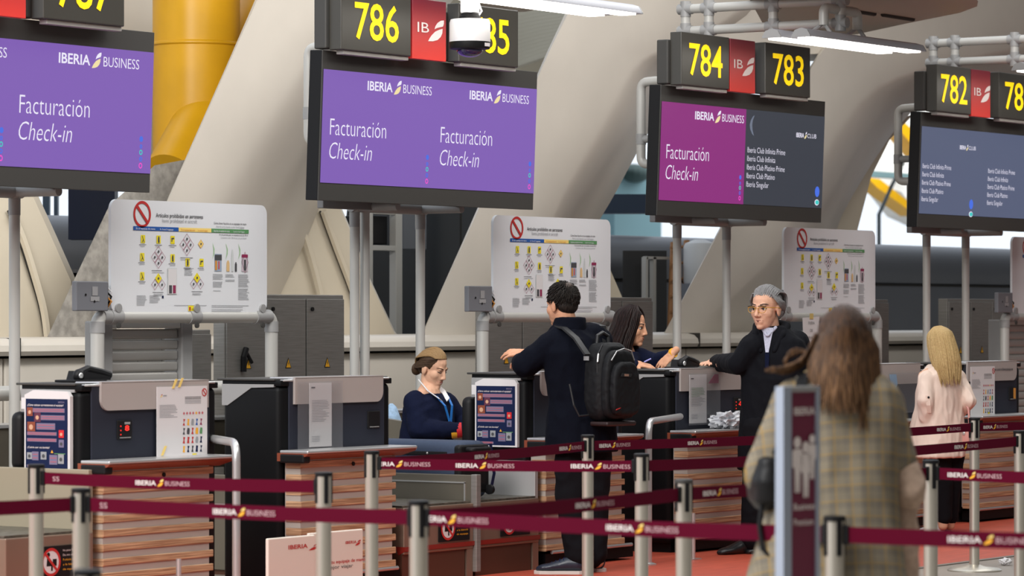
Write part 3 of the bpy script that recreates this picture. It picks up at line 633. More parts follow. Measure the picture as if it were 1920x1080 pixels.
    for du, w_, h_, m in ((0.728, 0.03, 0.07, mat('pale_orange_print', srgb(214, 180, 130), 0.6)), (0.76, 0.02, 0.14, mat('pale_grey_print', srgb(200, 205, 205), 0.6)), (0.783, 0.02, 0.06, M_ink)): shape(mb, at(du, 0.62), X1, Z1, [(0, 0), (w_, 0), (w_, h_*0.75), (w_*0.7, h_), (w_*0.3, h_), (0, h_*0.75)], m)
    ring(mb, at(0.85, 0.535), X1, Z1, 0.034, 0.005, M_mag, 0, 4, 0.07); shape(mb, at(0.828, 0.62), X1, Z1, [(0, 0), (0.062, 0), (0.062, 0.11), (0, 0.11)], mat('pink_grey_print', srgb(196, 180, 190), 0.6)); shape(mb, at(0.828, 0.49), X1, Z1, [(0, 0), (0.062, 0), (0.062, 0.02), (0, 0.02)], M_mag, 0.001); shape(mb, at(0.842, 0.61), X1, Z1, [(0, 0), (0.022, 0), (0.022, 0.07), (0, 0.07)], M_ink, 0.001)
    lines(0.638, 0.65, 0.068, 5); lines(0.638, 0.72, 0.07, 5); lines(0.64, 0.80, 0.05, 1); lines(0.72, 0.65, 0.066, 3); lines(0.72, 0.70, 0.066, 2); lines(0.805, 0.65, 0.075, 11, 0.011, M_inkl); lines(0.805, 0.78, 0.075, 10, 0.011)
    lines(0.155, 0.85, 0.065, 8, 0.012); lines(0.235, 0.85, 0.065, 6, 0.012); quad(mb, at(0.313, 0.87), X1, Z1, 0.016, 0.016, M_navyp)
    lines(0.39, 0.935, 0.225, 1, 0.012); lines(0.63, 0.935, 0.245, 2, 0.015); lines(0.63, 0.972, 0.245, 2, 0.015)
    shape(mb, at(0.48, 0.985), X1, Z1, [(0, 0), (0.085, 0), (0.085, 0.035), (0, 0.035)], M_ylw); shape(mb, at(0.485, 0.98), X1, Z1, [(0, 0), (0.014, 0), (0.014, 0.022), (0, 0.022)], M_red, 0.001); lines(0.50, 0.968, 0.03, 2, 0.012, M_org)
    mb.build('pictograms', None, t)
    # tube rail
    t = thing('tube_rail', raillabel, 'rail', (x0, PD+0.02, 0), 'tube rails under the boards')
    mb = MB(); y = PD+0.03; zr = 1.548; xa, xb = x0-0.09, x0+1.62
    mb.bend([(xa, y, 0), (xa, y, zr), (xb, y, zr), (xb, y, 0)], 0.042, 0.06, M_alu, 18); mb.build('rail', None, t, True)
    mb = MB()
    for xx in (xa, xb):
        mb.tube([(xx, y, zr-0.1), (xx, y, zr-0.03)], 0.046, M_joint, 16); sg = 1 if xx == xa else -1; mb.tube([(xx+sg*0.03, y, zr), (xx+sg*0.1, y, zr)], 0.046, M_joint, 16)
    mb.build('joint', None, t, True)
    for u in (0.04, 0.53, 0.965):
        mb = MB(); xx = x0+u*W
        mb.tube([(xx-0.05, y, zr), (xx+0.05, y, zr)], 0.049, M_joint, 16); mb.lathe([(0.008, -0.006), (0.028, -0.005), (0.028, 0.006), (0.008, 0.008)], (xx, PD-0.010, zr+0.052), M_joint, 14, 'y'); mb.lathe([(0.008, -0.006), (0.018, -0.005), (0.018, 0.006)], (xx, PD-0.010, zr-0.055), M_bezel, 14, 'y')
        mb.build('clamp', None, t, True)
    # grey control box at the board's left end
    t = thing('control_box', boxlabel, 'box', (x0-0.33, PD-0.04, 1.58), 'grey control boxes beside the boards')
    mb = MB(); mb.box(x0-0.36, x0-0.07, PD-0.04, PD+0.0, 1.582, 1.762, mat('grey_box', srgb(112, 114, 120), 0.5), 0.006); mb.box(x0-0.10, x0-0.06, PD-0.03, PD+0.06, 1.59, 1.75, M_black); mb.build('casing', None, t)
    mb = MB(); quad(mb, (x0-0.22, PD-0.043, 1.675), X1, Z1, 0.05, 0.055, mat('grey_label', srgb(150, 150, 152), 0.6)); quad(mb, (x0-0.235, PD-0.043, 1.642), X1, Z1, 0.08, 0.028, mat('grey_label', (0, 0, 0)))
    for a, b in ((-0.28, 0.09), (-0.2, 0.05)): disc(mb, (x0+a, PD-0.043, 1.59+b), X1, Z1, 0.008, M_black)
    mb.build('label', None, t)
    for i, m in enumerate((M_white, M_black, M_org)): mb = MB(); mb.tube([(x0-0.08, PD-0.02, 1.74-0.03*i), (x0-0.03, PD-0.03, 1.70-0.03*i), (x0-0.035, PD+0.0, 1.62-0.01*i), (x0-0.075, PD, 1.60)], 0.006, m, 6); mb.build('cable', None, t)
board(0, 'largest prohibited items board, leftmost, on the tube rail before the speckled concrete', 'leftmost tube rail holding a board in front of the metal shutter', 'grey metal control box at the left of the leftmost board')
board(1, 'prohibited items board behind the head of the man with the backpack', 'tube rail with a board behind the man with the backpack', 'grey metal control box left of the board behind the backpack man')
board(2, 'prohibited items board right of the grey haired man', 'tube rail with a taped paper behind the woman in the checked coat', 'grey control box hidden behind the head of the grey haired man')
board(3, 'prohibited items board cut off by the right edge of the photo', 'tube rail cut off by the right edge of the photo', 'grey control box at the right edge before the dark cabinet')
p = onD(1521, 642, 14.10); mb = MB(); mb.prism([p+Vector(v) for v in ((-0.125, 0, 0), (0.125, 0, 0), (0.135, 0, 0.21), (-0.14, 0, 0.2))], (0, 0.002, 0), M_paper)
tp = MB(); tt = thing('paper_notice', 'white out of service paper taped to the tube rail beside the grey haired man', 'notice', p)
mb.build('sheet', None, tt); mb = MB()
for i, s in enumerate(('FUERA', 'DE', 'SERVICIO')): text(mb, s, p+Vector((0, -0.003, 0.145-0.06*i)), X1, Z1, 0.02*len(s), 0.026, M_ink, -0.01, 0, 'c')
mb.build('lettering', None, tt); mb = MB(); mb.prism([p+Vector(v) for v in ((-0.03, -0.004, 0.19), (0.03, -0.004, 0.19), (0.03, -0.004, 0.235), (-0.03, -0.004, 0.235))], (0, 0.001, 0), mat('masking_tape', srgb(206, 180, 110), 0.6)); mb.build('tape', None, tt)
# shutters and steel cabinets behind the rails
for k, lb in ((0, 'ribbed grey roller shutter under the leftmost board'), (3, 'ribbed grey roller shutter under the board at the right edge')):
    x0 = 16.56+BAY*k; t = thing('roller_shutter', lb, 'shutter', (x0, 14.3, 0), 'roller shutters under the boards')
    mb = MB(); z = 1.47
    while z > 0.05: mb.lathe([(0.0, 0.0), (0.0, 0.66)], (0, -50, 0), M_lgrey, 3, 'x') if False else mb.box(x0, x0+0.66, 14.30, 14.34, z-0.062, z, mat('shutter_slat', srgb(178, 176, 172), 0.4, 0.3), 0.015, 3); z -= 0.068
    mb.build('slats', None, t, True)
    mb = MB(); mb.box(x0-0.10, x0-0.003, 14.27, 14.42, 0, 1.52, M_joint, 0.01); mb.box(x0+0.663, x0+0.77, 14.27, 14.42, 0, 1.52, M_joint, 0.01); mb.box(x0, x0+0.66, 14.28, 14.42, 1.475, 1.52, M_alu, 0.005); mb.build('frame', None, t)
M_warn = mat('warning_yellow', srgb(236, 176, 40), 0.5)
def cabinet(x0, x1, D, ztop, label):
    t = thing('steel_cabinet', label, 'cabinet', (x0, D, 0), 'brushed steel cabinets behind the desks'); n = max(1, round((x1-x0)/0.46)); w_ = (x1-x0)/n
    mb = MB(); mb.box(x0, x1, D, D+0.10, 0, ztop, M_steel, 0.006); mb.build('body', None, t)
    for i in range(n):
        a = x0+i*w_; mb = MB(); mb.box(a+0.008, a+w_-0.008, D-0.014, D-0.001, 0.06, ztop-0.03, M_steel, 0.004)
        d = mb.build('door', None, t)
        mb = MB(); shape(mb, (a+w_*0.45, D-0.016, 1.19), X1, Z1, [(0, 0), (0.07, 0), (0.035, 0.075)], M_seam); shape(mb, (a+w_*0.45, D-0.017, 1.19), X1, Z1, [(0.009, 0.006), (0.061, 0.006), (0.035, 0.064)], M_warn, 0.001); shape(mb, (a+w_*0.45, D-0.019, 1.20), X1, Z1, [(0.03, 0.01), (0.04, 0.022), (0.036, 0.024), (0.042, 0.044), (0.028, 0.022), (0.034, 0.022)], M_seam, 0.001)
        mb.build('warning_mark', None, d)
        mb = MB(); mb.lathe([(0.014, -0.012), (0.014, 0.0)], (a+0.06, D-0.014, ztop-0.1), M_black, 12, 'y'); mb.build('lock', None, d)
    return t
cabinet(19.01-0.46, 19.88, 15.0, 1.70, 'tall brushed steel cabinet right of the leftmost board')
cab = cabinet(17.36, 18.4, 15.0, 1.46, 'lower brushed steel cabinet seen under the leftmost board')
cabinet(21.65, 23.99, 15.0, 1.70, 'brushed steel cabinet behind the dark haired staff woman')
cabinet(27.2, 27.98, 15.0, 1.70, 'brushed steel cabinet right of the board beside the grey haired man')
cabinet(30.3, 32.6, 15.6, 1.72, 'dark steel cabinet at the right edge behind the grey control box')
mb = MB(); q = onD(457, 697, 14.965); mb.tube([q, q+Vector((0.0, 0, 0.1)), q+Vector((0.03, 0, 0.16))], 0.02, M_black, 8); mb.tube([q+Vector((0.03, 0, 0.13)), q+Vector((0.09, 0, 0.06))], 0.012, M_black, 8); mb.build('handle', None, cab)
# ================================================================== CHECK-IN DESKS
CY = 12.1
M_deskblk = mat('black_desk_laminate', (0.004, 0.0042, 0.005), 0.5, spec=0.16)
M_deskdk = mat('slate_desk_panel', srgb(42, 45, 56), 0.5, spec=0.2)
M_backing = mat('slat_backing', srgb(176, 168, 160), 0.5)
M_led = mat('red_led', (0.02, 0, 0), 0.4, emit=((1.0, 0.03, 0.02), 1.6))
def desk(x0, W, left, label, led=None, hole=False):
    t = thing('check_in_desk', label, 'desk', (x0, CY, 0), 'check-in desks'); x1 = x0+W
    # black carcase with rounded vertical corners and a sloping end
    mb = MB(); mb.box(x0, x1, CY, CY+0.41, 0.06, 1.165, M_deskblk, 0.035, 4); mb.box(x0+0.05, x1-0.03, CY+0.02, CY+0.39, 0, 0.07, M_black); mb.build('carcase', None, t, True)
    mb = MB(); mb.box(x0+0.075, x1-0.075, CY-0.008, CY+0.01, 0.79, 1.19, M_deskdk, 0.004); mb.build('front_panel', None, t)
    # end cheek: grey wedge under the top, on the near end face
    mb = MB(); mb.prism([Vector((x0-0.004, CY+a, z)) for a, z in ((0.04, 1.17), (0.41, 1.17), (0.41, 1.05), (0.37, 1.05), (0.20, 1.15), (0.04, 1.155))], (0.02, 0, 0), M_joint); mb.build('end_wedge', None, t)
    mb = MB(); mb.box(x0-0.012, x1+0.012, CY+0.03, CY+0.44, 1.19, 1.202, M_bezel, 0.004); mb.box(x0, x1, CY-0.006, CY+0.41, 1.16, 1.192, M_deskblk, 0.004, 2); mb.box(x0+0.02, x1-0.03, CY-0.012, CY+0.015, 1.186, 1.197, M_silver, 0.003, 1); mb.build('desk_top', None, t, True)
    # light valance that wraps over the front edge, one lower corner rounded
    a, b = (x0+0.135, x1-0.10) if left else (x0+0.11, x1-0.105); H = 0.15; zt = 1.208; r = 0.06; out = []
    if left:
        out = [(b, zt), (a, zt)]+[(a+r-r*math.cos(q), zt-H+r-r*math.sin(q)) for q in [math.pi/2*i/6 for i in range(7)]]+[(b, zt-H)]
    else:
        out = [(b, zt), (a, zt), (a, zt-H)]+[(b-r+r*math.sin(q), zt-H+r-r*math.cos(q)) for q in [math.pi/2*i/6 for i in range(7)]]
    mb = MB(); mb.prism([Vector((x, CY-0.022, z)) for x, z in out], (0, 0.014, 0), M_lgrey); mb.box(a, b, CY-0.022, CY+0.16, zt-0.012, zt, M_silver, 0.005, 2); mb.build('valance', None, t)
    # plywood slat front with a light backing, standing proud of the carcase
    sx0, sx1 = x0+0.035, x0+(0.93 if left else 0.925)
    mb = MB(); mb.box(sx0, sx1-0.03, CY-0.118, CY-0.01, 0.12, 0.78, M_backing)
    s = mb.build('slat_backing', None, t)
    z = 0.745; i = 0
    mb = MB()
    while z > 0.13:
        mb.box(sx0-0.004, sx1, CY-0.125, CY-0.110, z-0.038, z, M_wood, 0.004); mb.box(sx0-0.006, sx0+0.012, CY-0.122, CY-0.02, z-0.040, z, M_wood); z -= 0.0745
    mb.build('slats', None, t)
    mb = MB(); mb.lathe([(0.012, -0.006), (0.012, 0.0)], ((sx0+sx1)/2+0.03, CY-0.126, 0.715), M_black, 10, 'y'); mb.build('lock', None, t)
    mb = MB(); mb.prism([Vector((sx0-0.06, CY+d, z)) for d, z in ((0.0, 0.79), (-0.20, 0.795), (-0.215, 0.785), (-0.20, 0.775), (-0.10, 0.745), (0.0, 0.745))], (sx1-sx0+0.14, 0, 0), M_redund); mb.box(sx0-0.062, sx1+0.082, CY-0.218, CY-0.02, 0.788, 0.806, M_silver, 0.006, 2); mb.box(sx0-0.064, sx0+0.0, CY-0.19, CY-0.02, 0.735, 0.787, M_black, 0.01); mb.build('shelf', None, t)
    # weight read-out or cut-out
    lx = x0+(0.33 if left else 0.86); lz = 0.955
    if hole: lx = x0+0.88
    mb = MB(); mb.box(lx-0.058, lx+0.058, CY-0.016, CY+0.0, lz-0.05, lz+0.05, M_black, 0.004); u = mb.build('weight_display', None, t)
    mb = MB(); quad(mb, (lx-0.045, CY-0.018, lz-0.044), X1, Z1, 0.09, 0.005, M_joint)
    if led:
        text(mb, led, (lx+0.015, CY-0.018, lz-0.005), X1, Z1, 0.035, 0.028, M_led, 0.03, 0, 'c'); quad(mb, (lx-0.005, CY-0.018, lz+0.028), X1, Z1, 0.045, 0.012, M_joint)
        for i in range(3): disc(mb, (lx-0.035+0.0*i, CY-0.018, lz-0.025+0.022*i), X1, Z1, 0.004, M_led)
    if hole: quad(mb, (lx+0.01, CY-0.018, lz-0.042), X1, Z1, 0.04, 0.084, M_org)
    mb.build('read_out', None, u)
    # low foot rail in front
    mb = MB(); yy = CY-0.45; mb.tube([(x0+0.1, CY-0.12, 0.10), (x1-0.1, CY-0.12, 0.10)], 0.012, M_silver, 8); mb.box(x0+0.06, x1-0.05, CY-0.10, CY, 0.02, 0.09, M_deskblk); mb.build('foot_rail', None, t)
    return t
XL, XR = 13.785, 15.45
desk(XL, 1.115, True, 'black desk at the left with a red weight display and blue side poster', '8')
desk(XR, 1.045, False, 'black desk with a clear paper pocket, left of the seated staff woman')
desk(XL+BAY, 1.115, True, 'black desk behind the man with the backpack, blue poster on its end')
desk(XR+BAY, 1.045, False, 'black desk the grey haired man leans his hand on', '-0')
desk(XL+2*BAY, 1.115, True, 'desk with a reflecting clear pocket left of the woman in the pink jacket')
desk(XR+2*BAY, 1.045, False, 'desk right of the woman in the pink jacket, square cut-out in its front', None, True)
# blue instruction posters on the end faces
def side_poster(x0, label):
    t = thing('instruction_poster', label, 'poster', (x0, CY+0.25, 0.8), 'blue instruction posters on desk ends'); xx = x0-0.028
    Y1 = Vector((0, -1, 0))
    y0, z0, W, H = CY+0.365, 0.745, 0.315, 0.40
    mb = MB(); mb.prism([Vector((xx, y0-a, z0+b)) for a, b in ((0, 0), (W, 0), (W, H-0.01), (W-0.02, H+0.015), (0.06, H+0.02), (0, H-0.005))], (0.024, 0, 0), M_paper); mb.build('sheet', None, t)
    mb = MB(); P = Vector((xx, y0, z0)); o = lambda a, b: P+Y1*a+Z1*b
    quad(mb, o(0.01, 0.01), Y1, Z1, W-0.025, H-0.035, M_navyp, 0.001)
    text(mb, '¿Cómo colocar correctamente el equipaje?', o(0.022, 0.338), Y1, Z1, 0.25, 0.011, M_text, 0.01, 0.15, 'l', 0.002); text(mb, '¿Cuándo usar una bandeja?', o(0.022, 0.118), Y1, Z1, 0.155, 0.010, M_text, 0.01, 0.15, 'l', 0.002)
    for a, b, w_, h_ in ((0.06, 0.305, 0.22, 0.022), (0.115, 0.265, 0.165, 0.026), (0.085, 0.215, 0.13, 0.034), (0.02, 0.185, 0.205, 0.018), (0.02, 0.152, 0.205, 0.018), (0.055, 0.055, 0.045, 0.045), (0.175, 0.035, 0.055, 0.05), (0.02, 0.018, 0.12, 0.014)):
        quad(mb, o(a, b), Y1, Z1, w_, h_, M_mauve, 0.002)
        for q in range(2): quad(mb, o(a+0.006, b+h_*(0.25+0.4*q)), Y1, Z1, w_-0.012, 0.003, M_pink, 0.003)
    for a, b, w_, h_, m in ((0.02, 0.285, 0.04, 0.045, M_redund), (0.07, 0.255, 0.045, 0.05, mat('plum_print', srgb(90, 36, 62), 0.6)), (0.022, 0.205, 0.055, 0.05, M_redund), (0.24, 0.175, 0.035, 0.04, mat('bright_red_print', srgb(205, 28, 34), 0.6)), (0.24, 0.125, 0.035, 0.04, M_mauve), (0.02, 0.06, 0.035, 0.035, M_inkl), (0.115, 0.06, 0.04, 0.04, M_inkl), (0.235, 0.04, 0.04, 0.05, M_inkl)):
        quad(mb, o(a, b), Y1, Z1, w_, h_, m, 0.0025); disc(mb, o(a+w_*0.5, b+h_*0.45), Y1, Z1, w_*0.26, M_ink if m in (M_mauve, M_inkl) else mat('skin_print', srgb(206, 160, 130), 0.6), 0.004, 10)
    shape(mb, o(0.185, 0.095), Y1, Z1, [(0, 0), (0.018, 0), (0.009, 0.016)], M_gold, 0.003); text(mb, 'IBERIA', o(0.235, 0.355), Y1, Z1, 0.045, 0.009, M_mauve, 0.01, 0, 'l', 0.002); quad(mb, o(0.21, 0.09), Y1, Z1, 0.075, 0.004, M_green, 0.003)
    mb.build('print', None, t)
    # black rounded side monitor shell behind it
side_poster(XL, 'blue instruction poster on the left end of the leftmost desk')
side_poster(XL+BAY, 'blue instruction poster between the seated staff woman and the backpack man')
for k, lb in ((0, 'black rounded plastic shell on the end of the leftmost desk behind the blue poster'), (1, 'black rounded plastic shell beside the seated staff woman, behind the blue poster')):
    x0 = XL+BAY*k; mb = MB(); mb.box(x0-0.002, x0+0.4, CY+0.412, CY+0.50, 0.74, 1.05, M_black, 0.04, 4); quad(mb, (x0-0.008, CY+0.405, 1.065), Vector((0, -1, 0)), Z1, 0.06, 0.06, M_paper)
    tag(mb.build('monitor_shell', None, None, True), lb, 'monitor', 'black shells on desk ends')
# papers on the desk fronts
M_clear = mat('clear_pocket', (0.3, 0.3, 0.32), 0.1, spec=0.6, alpha=0.16)
def front_paper(x0, W, z0, H, label, kind):
    t = thing('paper_notice', label, 'notice', (x0, CY-0.03, z0)); y = CY-0.028
    if kind != 'pocket':
        mb = MB(); mb.box(x0, x0+W, y, y+0.003, z0, z0+H, M_paper); mb.build('sheet', None, t)
    P = Vector((x0, y-0.001, z0)); mb = MB(); rnd = random.Random(5)
    if kind == 'full':
        leaf(mb, P+Vector((0.025, 0, H-0.055)), X1, Z1, 0.02, 0.016, M_ylp, M_red); quad(mb, P+Vector((0.05, 0, H-0.05)), X1, Z1, 0.03, 0.006, M_inkl)
        for i in range(9): quad(mb, P+Vector((0.02, 0, H-0.10-0.008*i)), X1, Z1, W*0.36*(0.6+0.4*rnd.random()), 0.003, M_inkl)
        for i in range(5): quad(mb, P+Vector((W*0.55, 0, H-0.06-0.008*i)), X1, Z1, W*0.32, 0.003, M_ink if i < 2 else M_inkl)
        ring(mb, P+Vector((W*0.94, 0, H-0.035)), X1, Z1, 0.022, 0.006, M_red); shape(mb, P+Vector((W*0.94, 0, H-0.035)), X1, Z1, [(-0.015, 0.01), (-0.01, 0.015), (0.015, -0.01), (0.01, -0.015)], M_red, 0.001)
        cols = [M_ink, M_blue, M_gold, M_red, M_green, M_navyp, M_inkl, M_mag]
        for r in range(5):
            for c in range(5 if r else 7):
                p = P+Vector((W*0.53+0.036*c*(1 if r else 0.72), 0, H-0.145-0.048*r)); q = rnd.random()
                if r == 0: shape(mb, p, X1, Z1, [(-0.009, 0), (0, -0.009), (0.009, 0), (0, 0.009)], M_pink if c != 4 else M_gold)
                else: shape(mb, p, X1, Z1, [(-0.011, -0.016), (0.009, -0.018), (0.013*q, 0.0), (0.011, 0.016), (-0.006, 0.018), (-0.012*q, 0.0)], rnd.choice(cols))
        quad(mb, P+Vector((W*0.70, 0, 0.01)), X1, Z1, 0.035, 0.013, M_ylw)
    elif kind in ('slip', 'slip2'):
        quad(mb, P+Vector((0.015, 0, H-0.03)), X1, Z1, 0.035, 0.008, M_ink)
        for i in range(14): quad(mb, P+Vector((0.02, 0, H*0.72-0.009*i)), X1, Z1, (W-0.04)*(0.6+0.4*rnd.random()), 0.003, M_green if (kind == 'slip2' and i < 7) else M_inkl)
        for i in range(4): quad(mb, P+Vector((0.02, 0, 0.03+0.009*i)), X1, Z1, (W-0.06)*0.5, 0.003, M_inkl)
    if kind != 'pocket': mb.build('print', None, t)
    if kind in ('slip', 'slip2', 'pocket'):
        a, b = {'slip': (-0.115, W+0.095), 'slip2': (-0.02, W+0.165), 'pocket': (0, W)}[kind]
        mb = MB(); mb.box(x0+a, x0+b, y-0.007, y-0.005, z0-0.012, z0+H+0.008, M_clear); mb.build('clear_pocket', M_clear, t)
        if kind == 'slip2':
            mb = MB(); mb.prism([Vector((x0+W+0.02, y-0.003, z0+0.26)), Vector((x0+W+0.15, y-0.003, z0+0.26)), Vector((x0+W+0.15, y-0.003, z0+H)), Vector((x0+W+0.10, y-0.003, z0+H))], (0, 0.002, 0), M_mag); mb.box(x0+W+0.04, x0+W+0.10, y-0.004, y-0.002, z0, z0+0.05, M_paper); mb.build('reflection_insert', None, t)  # maroon reflection in the pocket painted as a flat shape, white paper below
        if kind == 'pocket':
            mb = MB(); mb.prism([Vector((x0+u, y-0.003, z0+v)) for u, v in ((0.01, 0.08), (0.10, 0.08), (0.10, 0.16), (0.13, 0.2), (0.11, 0.27), (0.01, 0.27), (0.03, 0.18))], (0, 0.002, 0), mat('blue_reflection', srgb(150, 190, 225), 0.4)); mb.build('reflection_insert', None, t)  # pale blue reflection on the pocket, painted as a flat shape
    if kind == 'full' and x0 < 18:
        mb = MB()
        for a, b in ((0.12, 0.375), (0.17, 0.38), (0.03, 0.02)): mb.prism([Vector((x0+a, y-0.003, z0+b)), Vector((x0+a+0.02, y-0.003, z0+b)), Vector((x0+a+0.05, y-0.003, z0+b+0.05)), Vector((x0+a+0.03, y-0.003, z0+b+0.05))], (0, 0.001, 0), M_ylp)
        mb.build('tape', None, t)
front_paper(14.36, 0.42, 0.79, 0.385, 'white prohibited goods notice taped to the front of the leftmost desk', 'full')
front_paper(15.685, 0.205, 0.815, 0.36, 'white paper slip in a clear pocket on the desk left of the seated staff woman', 'slip')
front_paper(19.775, 0.215, 0.845, 0.32, 'narrow white paper on the desk under the grey haired man\'s hand', 'slip2')
front_paper(22.53, 0.44, 0.86, 0.27, 'clear pocket with a pale blue reflection left of the pink jacket', 'pocket')
front_paper(23.83, 0.40, 0.80, 0.37, 'pink white notice with rows of icons right of the pink jacket', 'full')
mb = MB(); text(mb, 'www.controldeequipaje.es', (24.19, CY-0.024, 1.135), X1, Z1, 0.36, 0.022, M_ink, 0.01); tag(mb.build('address_sticker'), 'dark printed web address on the valance of the rightmost desk', 'sticker')
# boarding card scanners / phones on the desk tops
def phone(x, y, label, s=1.0):
    t = thing('desk_phone', label, 'phone', (x, y, 1.202), 'black desk phones')
    mb = MB(); mb.box(x-0.10*s, x+0.16*s, y-0.07, y+0.07, 1.203, 1.216, M_black, 0.004); mb.prism([Vector((x+a*s, y-0.06, 1.212+b)) for a, b in ((-0.02, 0), (0.2, 0), (0.2, 0.018), (0.0, 0.05))], (0, 0.12, 0), M_black); mb.build('base', None, t)
    mb = MB(); mb.tube([(x-0.02*s, y-0.03, 1.25), (x+0.05*s, y-0.03, 1.272), (x+0.15*s, y-0.03, 1.255), (x+0.22*s, y-0.03, 1.235)], [0.022, 0.02, 0.02, 0.024], M_black, 10); mb.ell((x-0.02*s, y-0.03, 1.238), (0.035, 0.03, 0.035), M_black); mb.build('handset', None, t, True)
    mb = MB(); mb.ell((x-0.035*s, y-0.058, 1.238), (0.016, 0.008, 0.016), M_silver); mb.build('speaker_cap', None, t, True)
phone(14.04, CY+0.25, 'black desk phone lying on the leftmost desk'); phone(19.95, CY+0.16, 'black desk phone between the dark haired staff woman and the old man\'s hand', 0.8)
# crumpled foil like plastic on the shelf before the grey haired man
mb = MB(); c = Vector((20.12, CY-0.12, 0.85)); bm = bmesh.new(); bmesh.ops.create_icosphere(bm, subdivisions=4, radius=1)
from mathutils import noise as NZ
for v in bm.verts:
    d = v.co.normalized(); k = 1+0.45*NZ.noise(d*3.1)+0.35*NZ.noise(d*7.3+Vector((3, 1, 2)))
    v.co = Vector((d.x*0.19*k, d.y*0.08*k, max(-0.042, d.z*0.06*k))) + c
mb.bm(bm, mat('crumpled_plastic', srgb(206, 208, 214), 0.25, spec=0.7)); o = mb.build('plastic_bag'); tag(o, 'crumpled silvery plastic bag on the shelf beside the grey haired man', 'bag')
# handrails in the gaps between the desks
for k, lb in ((0, 'bent steel handrail right of the leftmost desk'), (1, 'bent steel handrail left of the desk under the grey haired man')):
    mb = MB(); b = BAY*k
    if k == 0: mb.bend([(14.48, 11.63, 0), (14.48, 11.63, 0.885), (14.89, 12.13, 0.885)], 0.022, 0.10, M_silver, 14)
    else: mb.bend([(18.56, 11.63, 0), (18.56, 11.63, 0.895), (19.62, 12.05, 0.895)], 0.022, 0.10, M_silver, 14)
    xx = 14.48 if k == 0 else 18.56; mb.lathe([(0.05, 0.004), (0.05, 0.012), (0.025, 0.02)], (xx, 11.63, 0), M_silver, 16); tag(mb.build('handrail', None, None, True), lb, 'handrail', 'steel handrails between the desks')
for x, lb in ((19.11, 'short thin steel floor post before the desk of the grey haired man'), (14.02, 'short thin steel floor post in front of the leftmost desk')):
    mb = MB(); mb.tube([(x, 11.64, 0), (x, 11.64, 0.30)], 0.014, M_silver, 10); mb.box(x-0.02, x+0.07, 11.62, 11.66, 0.003, 0.012, M_silver); tag(mb.build('floor_post'), lb, 'post', 'short floor posts')
# ================================================================== BAGGAGE SCALES BETWEEN DESKS
M_plate = mat('scale_tread_plate', srgb(112, 108, 98), 0.45, 0.7, noise=0.3, nscale=30)
M_taupe = mat('olive_steel', srgb(122, 116, 104), 0.40, 0.6, noise=0.06, nscale=3)
M_brown = mat('brown_steel', srgb(150, 128, 112), 0.38, 0.6, noise=0.05, nscale=3)
def scale_unit(k, i, label):
    xa = 16.46+BAY*k+(0.0 if i == 0 else 0.74); xb = xa+(0.70 if i == 0 else 0.66); t = thing('baggage_scale', label, 'scale', (xa, 12.0, 0), 'baggage scales')
    mb = MB(); mb.box(xa, xb, 11.98, 13.6, 0.17, 0.44, M_brown, 0.006); mb.build('body', None, t)
    mb = MB(); mb.box(xa+0.01, xb-0.01, 12.0, 13.6, 0.442, 0.452, M_plate); mb.build('tread_plate', None, t)
    mb = MB(); mb.prism([Vector((xa-0.002, d, z)) for d, z in ((11.972, 0.215), (11.972, 0.19), (12.02, 0.165), (12.04, 0.215))], (xb-xa+0.004, 0, 0), mat('red_edge', srgb(128, 34, 26), 0.35)); mb.build('red_edge', None, t)
    mb = MB(); mb.box(xa+0.0, xb-0.07, 11.995, 13.5, 0, 0.17, mat('rust_brown_panel', srgb(92, 60, 46), 0.45, 0.3)); mb.box(xb-0.06, xb-0.0, 11.985, 12.1, 0, 0.17, M_brown); mb.build('plinth', None, t)
    sx = xa+(0.34 if i == 0 else 0.24); mb = MB(); mb.box(sx, sx+0.31, 11.972, 11.982, 0.225, 0.385, M_black); p = mb.build('warning_plate', None, t)
    mb = MB(); P = Vector((sx+0.085, 11.970, 0.305)); disc(mb, P, X1, Z1, 0.07, M_paper, 0, 24); ring(mb, P, X1, Z1, 0.072, 0.014, M_red, 0.001)
    shape(mb, P, X1, Z1, [(-0.035, -0.02), (0.0, -0.02), (0.0, -0.045), (0.012, -0.045), (0.012, 0.0), (-0.01, 0.005), (-0.012, 0.025), (-0.03, 0.025)], M_black, 0.0005); disc(mb, P+Vector((-0.02, 0, 0.038)), X1, Z1, 0.012, M_black, 0.0005, 12); quad(mb, P+Vector((0.012, 0, -0.02)), X1, Z1, 0.03, 0.035, M_black, 0.0005)
    shape(mb, P, X1, Z1, [(-0.052, 0.042), (-0.042, 0.052), (0.052, -0.042), (0.042, -0.052)], M_red, 0.0015)
    for q, (s, m) in enumerate((('No pasar la cinta', M_text), ('Do not step on', M_text), ('Prohibido subirse', M_gold), ('a la báscula', M_gold), ('de equipaje', M_gold))): text(mb, s, (sx+0.175, 11.970, 0.355-0.024*q), X1, Z1, 0.115, 0.011, m, 0)
    mb.build('warning_print', None, p)
def divider(x, z1, y0, label, m=None, z0=0.30):
    t = thing('scale_divider', label, 'divider', (x, y0, z0), 'steel dividers between the scales'); m = m or M_taupe
    mb = MB(); mb.box(x, x+0.035, y0, 13.7, 0.03, z1, m, 0.004); mb.build('plate', None, t)
    if m is M_taupe:
        mb = MB(); mb.box(x-0.008, x+0.0, y0+0.07, 13.7, z1-0.05, z1-0.042, M_silver); mb.box(x-0.008, x+0.0, y0+0.07, y0+0.078, 0.40, z1-0.045, M_silver); mb.box(x-0.012, x+0.0, y0+0.09, 13.7, 0.42, 0.428, M_silver); mb.build('edge_trim', None, t)
        mb = MB(); mb.box(x-0.004, x+0.042, y0-0.012, y0+0.03, 0.03, z1+0.004, M_steel, 0.004); mb.build('end_post', None, t)
